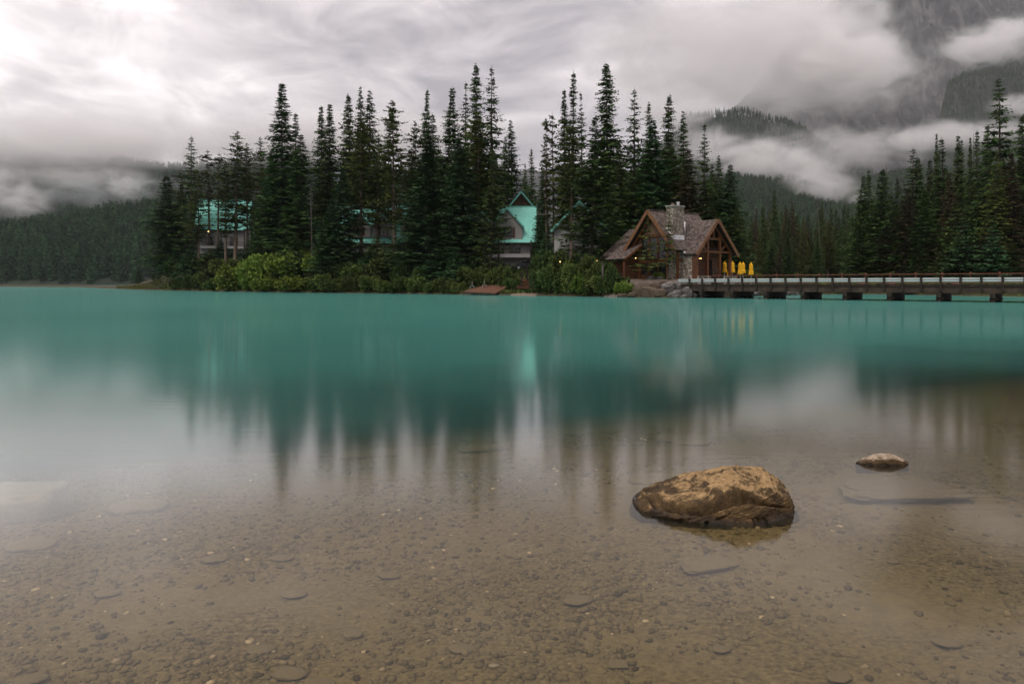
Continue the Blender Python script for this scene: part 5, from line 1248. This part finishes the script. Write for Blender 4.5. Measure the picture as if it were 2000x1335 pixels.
lodge('tall green-roofed lodge with balconies above the dark car', 975, d4, -2, 9.6, 8.0, ZP(498, d4), ZP(462, d4), ZP(397, d4), dormers=((1.2, 5.0, ZP(406, d4)), (-2.8, 4.4, ZP(410, d4))), floors=1)
lodge('green-roofed lodge between the central spruces', 885, 116, 3, 10.0, 8.0, ZP(500, 116), ZP(462, 116), ZP(412, 116), dormers=((0.0, 4.2, ZP(424, 116)),), floors=1)
# timber-gabled roof behind
o = empty('gabled_house', (PX(1018, 114), 114, LZ(1018, 114))); tag(o, 'house with a timber gable and green eaves peeping over the lodge roof', 'building')
za = ZP(374, 114) - o.location.z; zb_ = ZP(400, 114) - o.location.z; w = 20 / FPX * 114
MB().poly([(-w, 0.3, -0.5), (w, 0.3, -0.5), (w, 0.3, zb_), (0, 0.3, za - 0.2), (-w, 0.3, zb_)], 0.2, (0, 1, 0)).build('gable_wall', M['log'], o)
MB().box(-w, w, 0.503, 6, -0.5, zb_).build('wall', M['greywall'], o)
for s in (-1, 1):
    slope('roof', (0, -0.4, za), (0, 6.5, za), (s * (w + 0.3), -0.4, zb_ - 0.25), (s * (w + 0.3), 6.5, zb_ - 0.25), o, M['metalroof'], ribs=8)
    MB().bar((0, -0.46, za - 0.1), (s * (w + 0.35), -0.46, zb_ - 0.35), 0.08, 0.26).build('barge_board', M['greentrim'], o)
# white shingled gable left of the cabin
dg = 97.0
o = empty('shingled_house', (PX(1132, dg), dg, LZ(1132, dg)), R(-10)); tag(o, 'white shingled gable house half hidden by spruces left of the cabin', 'building')
za = ZP(393, dg) - o.location.z; zb_ = ZP(446, dg) - o.location.z; w = 3.6
MB().poly([(-w, 0.3, -0.5), (w, 0.3, -0.5), (w, 0.3, zb_ + 0.2), (0, 0.3, za - 0.25), (-w, 0.3, zb_ + 0.2)], 0.2, (0, 1, 0)).build('gable_wall', M['whitewall'], o)
for s in (-1, 1):
    MB().box(s * w - 0.1, s * w + 0.1, 0.503, 8, -0.5, zb_ + 0.2).build('side_wall', M['greywall'], o)
    slope('roof', (0, -0.5, za), (0, 8.4, za), (s * (w + 0.4), -0.5, zb_ - 0.3), (s * (w + 0.4), 8.4, zb_ - 0.3), o, M['metalroof'], ribs=12)
    MB().bar((0, -0.56, za - 0.12), (s * (w + 0.45), -0.56, zb_ - 0.42), 0.08, 0.30).build('barge_board', M['greentrim'], o)
for x in (-1.3, 1.3):
    wo = MB().box(x - 0.5, x + 0.5, 0.22, 0.297, 2.2, 3.6).build('window', M['timber'], o); MB().box(x - 0.42, x + 0.42, 0.19, 0.217, 2.28, 3.52).build('pane', M['glass'], wo)
MB().box(-w, w, 0.20, 0.297, 1.2, 1.45).build('belt_beam', M['darktimber'], o)
lamp(407, 452, 148.2, 'lit lamp under the eave of the left lodge', 0.13)
lamp(1094, 511, 82.0, 'lit lamp among the shrubs left of the cabin', 0.07)
lamp(1166, 509, 78.0, 'small lit lamp among leaves near the weathered post', 0.035)
# pink window box on the second lodge
o = empty('flower_box', P(627, 484, 127.5)); MB().box(-1.1, 1.1, -0.15, 0.15, 0, 0.2).build('trough', M['darktimber'], o)
g = np.random.default_rng(9); k = 260; p = np.stack([g.uniform(-1.1, 1.1, k), g.uniform(-0.2, 0.1, k), g.uniform(0.1, 0.5, k)], 1); dv = nrm(g.normal(0, 1, (k, 3)))
link('flowers', sprays_mesh('flowers', p, dv, nrm(np.cross(dv, g.normal(0, 1, (k, 3)))), np.full(k, 0.2), np.full(k, 0.18), g.random(k), M['flower']), o); tag(o, 'pink flowers on the balcony of the lodge behind the snag', 'flower box')

# ================================================================== SMALL THINGS
# folded parasols
def parasol(px, top, bot, d, label, small=False):
    zt, zb0 = ZP(top, d), LZ(px, d); o = empty('parasol', (PX(px, d), d, zb0)); h = zt - zb0; zc = ZP(bot, d) - zb0
    MB().tube((0, 0, 0.06), (0, 0, h - 0.05), 0.03, 0.025, 8).build('pole', M['whitemetal'], o)
    MB().lathe([(0.30, 0), (0.30, 0.06), (0.06, 0.10)], (0, 0, -0.02), 12).build('base', M['concrete'], o)
    Lc = h - zc
    c_ = MB().lathe([(0.13, zc + 0.02), (0.25, zc), (0.24, zc + Lc * 0.25), (0.17, zc + Lc * 0.40), (0.20, zc + Lc * 0.55), (0.17, zc + Lc * 0.72), (0.20, zc + Lc * 0.78), (0.12, zc + Lc * 0.90), (0.03, h)], (0, 0, 0), 16, 0.13).build('canopy', M['yellow'], o)
    MB().lathe([(0.05, h - 0.03), (0.06, h + 0.03), (0.015, h + 0.09)], (0, 0, 0), 8).build('finial', M['yellow'], o)
    MB().lathe([(0.19, zc + Lc * 0.37), (0.20, zc + Lc * 0.39), (0.19, zc + Lc * 0.42)], (0, 0, 0), 16).build('tie_strap', M['yellow'], c_)
    tag(o, label, 'parasol', 'folded yellow parasols on the terrace')
DP = 80.6
parasol(1415.5, 511, 532, 79.4, 'folded yellow parasol nearest the cabin porch, leftmost of the row')
parasol(1431, 511, 532, DP, 'folded yellow parasol second from the cabin porch')
parasol(1445.5, 512, 535, DP - 1, 'front left one of the close pair of folded yellow parasols')
parasol(1451.5, 512, 533, DP + 1.2, 'back right one of the close pair of folded yellow parasols')
parasol(1467, 513, 536, DP - 0.6, 'folded yellow parasol farthest right of the row')
parasol(1423.5, 530, 541, DP + 0.3, 'short yellow folded parasol low between the first two', True)
# dock
dk = empty('dock', (0, 0, 0)); tag(dk, 'sloping brown plank dock on posts at the shore', 'dock')
A_, B_, C_, D_ = P(905, 570, 88.4), P(968, 573, 86.2), P(1000, 556.5, 90.5), P(955, 554.5, 93.5)
NPL = 17
for i in range(NPL):
    q0, q1 = (i + 0.04) / NPL, (i + 0.96) / NPL
    a = A_.lerp(D_, q0); b_ = B_.lerp(C_, q0); c_ = B_.lerp(C_, q1); e_ = A_.lerp(D_, q1)
    MB().poly([a, b_, c_, e_], 0.06, (0, 0, 1)).build('plank', M['dockwood'], dk)
for p_, q_ in ((A_, D_), (B_, C_), (A_.lerp(B_, 0.5), D_.lerp(C_, 0.5))):
    MB().bar(p_ - Vector((0, 0, 0.11)), q_ - Vector((0, 0, 0.11)), 0.14, 0.2).build('stringer', M['bridgewood'], dk)
MB().bar(A_ - Vector((0, 0.06, 0.05)), B_ - Vector((0, 0.06, 0.05)), 0.08, 0.22).build('edge_board', M['girder'], dk)
for q in (0.02, 0.5, 0.98):
    for a, b_ in ((A_.lerp(B_, q), 0), (D_.lerp(C_, q), 0)):
        MB().tube((a.x, a.y, -1.2), (a.x, a.y, a.z - 0.02), 0.09, 0.08, 8).build('post', M['girder'], dk)
for px, py, lab in ((922, 563.5, 'left one of two grey chairs on the dock'), (946, 561, 'right one of two grey chairs on the dock')):
    d_ = 90.3; o = empty('deck_chair', P(px, py, d_)); 
    MB().box(-0.28, 0.28, -0.3, 0.25, 0.30, 0.35).build('seat', M['greywall'], o); MB().bar((0, 0.22, 0.33), (0, 0.48, 0.95), 0.5, 0.04, (1, 0, 0)).build('backrest', M['greywall'], o)
    for sx in (-0.25, 0.25):
        for sy in (-0.26, 0.2): MB().box(sx - 0.03, sx + 0.03, sy - 0.03, sy + 0.03, -0.35, 0.298).build('leg', M['greywall'], o)
    tag(o, lab, 'chair', 'chairs on the dock')
# landing steps and posts
st = empty('landing_steps', (0, 0, 0)); tag(st, 'timber landing steps with railing posts right of the dock', 'steps')
for i in range(6):
    d_ = 86.6 + i * 0.75; c_ = P(1021 + i * 1.2, 561 - i * 3.4, d_); MB().box(c_.x - 0.8, c_.x + 0.8, d_ - 0.3, d_ + 0.3, c_.z - 0.12, c_.z).build('tread', M['railwood'], st)
for px, t_, b_, d_ in ((1018.5, 530, 557, 86.9), (1030, 522, 545, 89.5), (1043, 520, 545, 90.5), (1035, 538, 556, 87.2)):
    a = P(px, t_, d_); c_ = P(px, b_, d_); MB().box(a.x - 0.09, a.x + 0.09, d_ - 0.09, d_ + 0.09, c_.z - 0.4, a.z).build('post', M['darktimber'], st)
MB().bar(P(1018.5, 535, 86.9), P(1030, 527, 89.5), 0.06, 0.10).build('handrail', M['darktimber'], st)
# parked car
d_ = 98.0; cz = LZ(1030, d_); car = empty('parked_car', (PX(1031, d_), d_, ZP(527, d_)), R(4)); tag(car, 'black car parked under the tall green-roofed lodge', 'car')
prof_ = [(-2.25, 0.32), (-2.3, 0.62), (-2.1, 0.86), (-1.25, 0.98), (-0.55, 1.46), (0.95, 1.48), (1.75, 1.02), (2.2, 0.95), (2.28, 0.5), (2.2, 0.30)]
MB().poly([(x, -0.88, z) for x, z in prof_], 1.76, (0, 1, 0)).build('body', M['carpaint'], car)
for sy in (-0.895, 0.885):
    MB().poly([(-1.05, sy, 0.99), (-0.5, sy, 1.38), (0.15, sy, 1.40), (0.15, sy, 0.99)], 0.01, (0, 1, 0)).build('window', M['glass'], car)
    MB().poly([(0.22, sy, 0.99), (0.22, sy, 1.40), (0.88, sy, 1.40), (1.45, sy, 1.02)], 0.01, (0, 1, 0)).build('window', M['glass'], car)
for x in (-1.4, 1.4):
    for y in (-0.9, 0.72):
        w = MB().tube((x, y, 0.32), (x, y + 0.2, 0.32), 0.32, 0.32, 18).build('wheel', M['rubber'], car); MB().tube((x, y - 0.012, 0.32), (x, y + 0.212, 0.32), 0.19, 0.19, 14).build('rim', M['steel'], w)
for y in (-0.7, 0.5): MB().box(-2.33, -2.2, y, y + 0.22, 0.62, 0.76).build('headlight', M['flash'], car)
for y in (-0.7, 0.5): MB().box(2.2, 2.30, y, y + 0.22, 0.7, 0.86).build('tail_light', M['plastic_red'], car)
# weathered post in the shrubs
o = empty('weathered_post', P(1179, 577, float(shore_d(1179)) + 0.2)); MB().tube((0, 0, -0.5), (-0.10, 0.05, 3.55), 0.15, 0.11, 9).build('shaft', M['deadbark'], o); MB().tube((-0.10, 0.05, 3.553), (-0.10, 0.05, 3.75), 0.17, 0.16, 9).build('cap', M['darktimber'], o)
tag(o, 'weathered grey post standing among the shrubs left of the cabin', 'post')
# fallen log on the left tip
o = empty('fallen_log', P(322, 556, 146)); MB().tube((-1.9, -1.2, -0.9), (2.2, 1.6, 1.7), 0.10, 0.05, 7).build('stem', M['deadbark'], o); MB().tube((0.9, 0.7, 0.85), (1.3, 0.5, 1.5), 0.03, 0.012, 5).build('branch_stub', M['deadbark'], o); tag(o, 'thin fallen log leaning on the bank of the left tip', 'log')
# riprap boulders below the path
M['riprap'] = rock_mat('riprap_grey', 0.12, 0.0, ((0.18, 0.17, 0.16), (0.40, 0.38, 0.37)), ((0.022, 0.021, 0.022), (0.115, 0.108, 0.105)), zshift=0.18)
M['riprapbrown'] = rock_mat('riprap_brown', 0.12, 0.0, ((0.16, 0.12, 0.09), (0.28, 0.22, 0.17)), ((0.025, 0.018, 0.014), (0.095, 0.070, 0.050)), zshift=0.10)
RS = [stone_mesh(80 + i, 0.85, 3, 0.35) for i in range(6)]
RB = []
for i, me in enumerate(RS):
    for mt in ('riprap', 'riprapbrown'):
        q = me.copy(); q.materials.clear(); q.materials.append(M[mt]); q.polygons.foreach_set('use_smooth', np.zeros(len(q.polygons), dtype=bool)); RB.append(q)
rr = random.Random(3)
def rip(px, py, w, h, d, mt, label, group):
    me = RB[(rr.randrange(6)) * 2 + (1 if mt == 'riprapbrown' else 0)]
    for k_ in range(60):
        d = float(shore_d(px)) - 0.3 + k_ * 0.06
        if LZ(px, d) > ZP(py, d): break
    d -= 0.05
    o = link('riprap_rock', me); o.location = P(px, py, d); w *= 1.25; h *= 1.25; s = w / FPX * d / 2
    o.scale = (s, s * rr.uniform(0.8, 1.1), h / FPX * d / 2 / 0.85); o.rotation_euler = (rr.uniform(-0.2, 0.2), rr.uniform(-0.2, 0.2), rr.uniform(0, 6.28)); tag(o, label, 'rock', group)
GR = 'grey riprap rocks at the bridge end'; GW = 'brown ledge rocks below the path'
for (px, py, w, h, lab) in [(1306, 568, 22, 26, 'tall grey riprap rock with pale face, leftmost of the grey heap'), (1318, 558, 16, 11, 'grey riprap rock on top of the heap beside the path'), (1331, 564, 18, 18, 'grey riprap rock at the middle of the heap'),
                            (1325, 576, 18, 14, 'grey riprap rock at the water in the middle of the heap'), (1342, 574, 20, 20, 'rounded grey riprap rock at the right of the heap'), (1350, 564, 14, 14, 'grey riprap rock under the bridge corner'), (1356, 577, 12, 10, 'pale small riprap rock at the bridge corner waterline'), (1320, 581, 12, 8, 'small tan rock at the water below the heap'), (1336, 581, 14, 8, 'small grey rock at the water below the heap'), (1314, 578, 14, 10, 'grey riprap rock at the water left in the heap')]:
    rip(px, py, w, h, float(shore_d(px)) + 0.6 + (583 - py) * 0.09, 'riprap', lab, GR)
for (px, py, w, h, lab) in [(1250, 571, 24, 22, 'brown ledge rock leftmost below the path'), (1269, 572, 28, 20, 'broad brown ledge rock with shadowed face'), (1260, 560, 22, 12, 'brown rock on the upper ledge'), (1282, 562, 22, 16, 'brown rock midway on the ledge'), (1290, 575, 24, 16, 'brown ledge rock at the water near the grey heap'),
                            (1237, 577, 16, 10, 'low brown rock at the water by the yellow-green shrub'), (1296, 556, 16, 9, 'small brown rock just under the path'), (1215, 578, 14, 8, 'dark stone at the water under the shrubs')]:
    rip(px, py, w, h, float(shore_d(px)) + 0.5 + (583 - py) * 0.09, 'riprapbrown', lab, GW)
for i in range(30):
    px = rr.uniform(1440, 1560); d_ = float(shore_d(px)) + rr.uniform(-0.3, 1.6); o = link('riprap_rock', RB[rr.randrange(6) * 2]); s = rr.uniform(0.25, 0.6)
    o.location = (PX(px, d_), d_, LZ(px, d_) + 0.05); o.scale = (s, s, s * 0.7); o.rotation_euler = (0, 0, rr.uniform(0, 6.28)); tag(o, 'grey riprap rock on the bank under the bridge', 'rock', 'riprap under the bridge')
for i in range(12):
    px = rr.uniform(1268, 1345); d_ = 75.2 + rr.uniform(-0.6, 0.6) - (px - 1268) * 0.012; o = link('garden_stone', RB[rr.randrange(12)]); s = rr.uniform(0.18, 0.42)
    o.location = (PX(px, d_), d_, LZ(px, d_) + s * 0.3); o.scale = (s, s, s * 0.8); tag(o, 'garden stone edging the planting before the cabin', 'stone', 'garden stones by the cabin')

# ================================================================== AIR: haze and drifting cloud banks
def cloud_mat(name, dens, scale, erode=0.55, soft=0.55, col=(0.995, 0.985, 0.985), seed=0.0, stretch=(1, 1, 1.6)):
    m = bpy.data.materials.new(name); m.use_nodes = True; t = m.node_tree; t.nodes.clear()
    o = tn(t, 'ShaderNodeOutputMaterial'); pv = tn(t, 'ShaderNodeVolumePrincipled')
    pv.inputs['Color'].default_value = (*col, 1); pv.inputs['Anisotropy'].default_value = 0.0
    c = tn(t, 'ShaderNodeTexCoord'); ln = tn(t, 'ShaderNodeVectorMath', operation='LENGTH'); t.links.new(c.outputs['Object'], ln.inputs[0])
    g = tn(t, 'ShaderNodeNewGeometry'); mp_ = tn(t, 'ShaderNodeMapping'); mp_.inputs['Scale'].default_value = tuple(q / scale for q in stretch); mp_.inputs['Location'].default_value = (seed, seed * 1.7, seed * 0.6)
    t.links.new(g.outputs['Position'], mp_.inputs['Vector'])
    nz = tn(t, 'ShaderNodeTexNoise'); nz.inputs['Scale'].default_value = 1.0; nz.inputs['Detail'].default_value = 5; nz.inputs['Roughness'].default_value = 0.6; nz.inputs['Distortion'].default_value = 0.6
    t.links.new(mp_.outputs['Vector'], nz.inputs['Vector'])
    def mt(op, a, b):
        n = tn(t, 'ShaderNodeMath', operation=op)
        for i, q in enumerate((a, b)):
            if isinstance(q, (int, float)): n.inputs[i].default_value = q
            else: t.links.new(q, n.inputs[i])
        return n.outputs[0]
    core = mt('SUBTRACT', 1.0, ln.outputs['Value'])
    v = mt('ADD', mt('MULTIPLY', core, 1.1), mt('MULTIPLY', mt('SUBTRACT', nz.outputs['Fac'], erode), 3.0))
    v = mt('MULTIPLY', v, mt('MINIMUM', mt('MULTIPLY', core, 2.2), 1.0))
    mr = tn(t, 'ShaderNodeMapRange', interpolation_type='SMOOTHSTEP'); mr.inputs['From Min'].default_value = 0.0; mr.inputs['From Max'].default_value = soft * 2; mr.inputs['To Max'].default_value = dens
    t.links.new(v, mr.inputs['Value']); t.links.new(mr.outputs['Result'], pv.inputs['Density'])
    t.links.new(pv.outputs['Volume'], o.inputs['Volume']); return m
_bm = bmesh.new(); bmesh.ops.create_icosphere(_bm, subdivisions=3, radius=1.0)
def cloud(px, py, d, rx, ry, rz, label, dens=0.006, erode=0.5, soft=0.5, tilt=0.0, k=0.28, seed=0, col=(0.995, 0.985, 0.985), name='cloud_bank'):
    """rx, rz in photo pixels at distance d; ry in metres"""
    me = bpy.data.meshes.new(name); _bm.to_mesh(me)
    mm = rx / FPX * d
    me.materials.append(cloud_mat('cloud', dens, mm * k, erode, soft, col, seed * 3.7 + 1.3))
    o = link(name, me); o.location = P(px, py, d); o.scale = (mm, ry, rz / FPX * d); o.rotation_euler = (0, R(tilt), 0)
    tag(o, label, 'cloud', 'low clouds on the slopes', 'stuff'); return o
# right: clouds wrapped round the mountain
cloud(1480, 312, 1480, 290, 60, 64, 'pale cloud bank lying below the forested ridge', 0.030, 0.44, 0.6, 14, 0.30, 1)
cloud(1610, 366, 1180, 140, 50, 52, 'tongue of cloud drooping into the valley forest', 0.024, 0.50, 0.7, 18, 0.4, 2)
cloud(1480, 110, 2480, 420, 90, 150, 'big pale cloud mass over the forested ridge', 0.026, 0.38, 0.6, 2, 0.22, 3)
cloud(1660, 128, 2420, 160, 80, 105, 'rounded cloud lobe beside the scree slope', 0.026, 0.40, 0.6, 12, 0.36, 4)
cloud(1945, 82, 2480, 150, 80, 60, 'bright cloud crossing the foot of the rock face', 0.026, 0.42, 0.6, -14, 0.36, 5)
cloud(1850, 266, 2050, 250, 70, 40, 'long thin cloud streak over the right bank spires', 0.026, 0.44, 0.7, -4, 0.26, 6)
cloud(1640, 292, 2100, 240, 80, 62, 'thin veil of cloud in the valley under the scree', 0.018, 0.46, 0.8, 4, 0.30, 7)
cloud(1600, 20, 2760, 220, 90, 95, 'torn upper cloud half hiding dark rock', 0.020, 0.45, 0.7, 6, 0.30, 8)
cloud(1320, 215, 2180, 120, 60, 50, 'wisp of cloud covering the left end of the ridge', 0.026, 0.44, 0.6, 0, 0.4, 9)
cloud(1990, 205, 2150, 80, 50, 30, 'small cloud scrap at the right edge above the giant spruce', 0.022, 0.45, 0.6, 0, 0.45, 10)
# left: the deck resting on the hill tops
cloud(120, 276, 1150, 560, 90, 76, 'grey cloud deck resting on the left hills', 0.030, 0.40, 0.7, 1, 0.13, 11)
cloud(690, 270, 1250, 430, 120, 74, 'grey cloud deck behind the spires of the point', 0.024, 0.40, 0.7, 0, 0.13, 12)
cloud(15, 380, 780, 125, 40, 72, 'swirl of mist rising at the far left hillside', 0.045, 0.52, 0.8, 30, 0.40, 13)
cloud(240, 362, 900, 60, 40, 40, 'small mist wisp between the left hills', 0.036, 0.54, 0.8, 35, 0.45, 14)
cloud(130, 345, 1050, 330, 50, 36, 'ragged lower edge of mist along the left hill', 0.016, 0.52, 0.6, 2, 0.22, 15)
cloud(660, 352, 136, 62, 5, 46, 'bluish chimney smoke drifting between the spruces', 0.24, 0.50, 0.6, 8, 0.5, 16, (0.80, 0.88, 0.93), 'smoke')
cloud(150, 378, 830, 300, 30, 52, 'thin bluish mist veil between the two left hills', 0.020, 0.46, 0.9, -6, 0.2, 17, (0.93, 0.97, 1.0))
# even haze over lake and valley
m = bpy.data.materials.new('haze'); m.use_nodes = True; t = m.node_tree; t.nodes.clear()
o_ = tn(t, 'ShaderNodeOutputMaterial'); pv = tn(t, 'ShaderNodeVolumePrincipled'); pv.inputs['Color'].default_value = (0.94, 0.97, 1.0, 1); pv.inputs['Density'].default_value = 0.00005
t.links.new(pv.outputs['Volume'], o_.inputs['Volume'])
hz = MB().box(-7000, 7000, -500, 4700, -9, 1750).build('haze', m); tag(hz, 'thin even haze over lake and valley', 'haze', None, 'stuff')
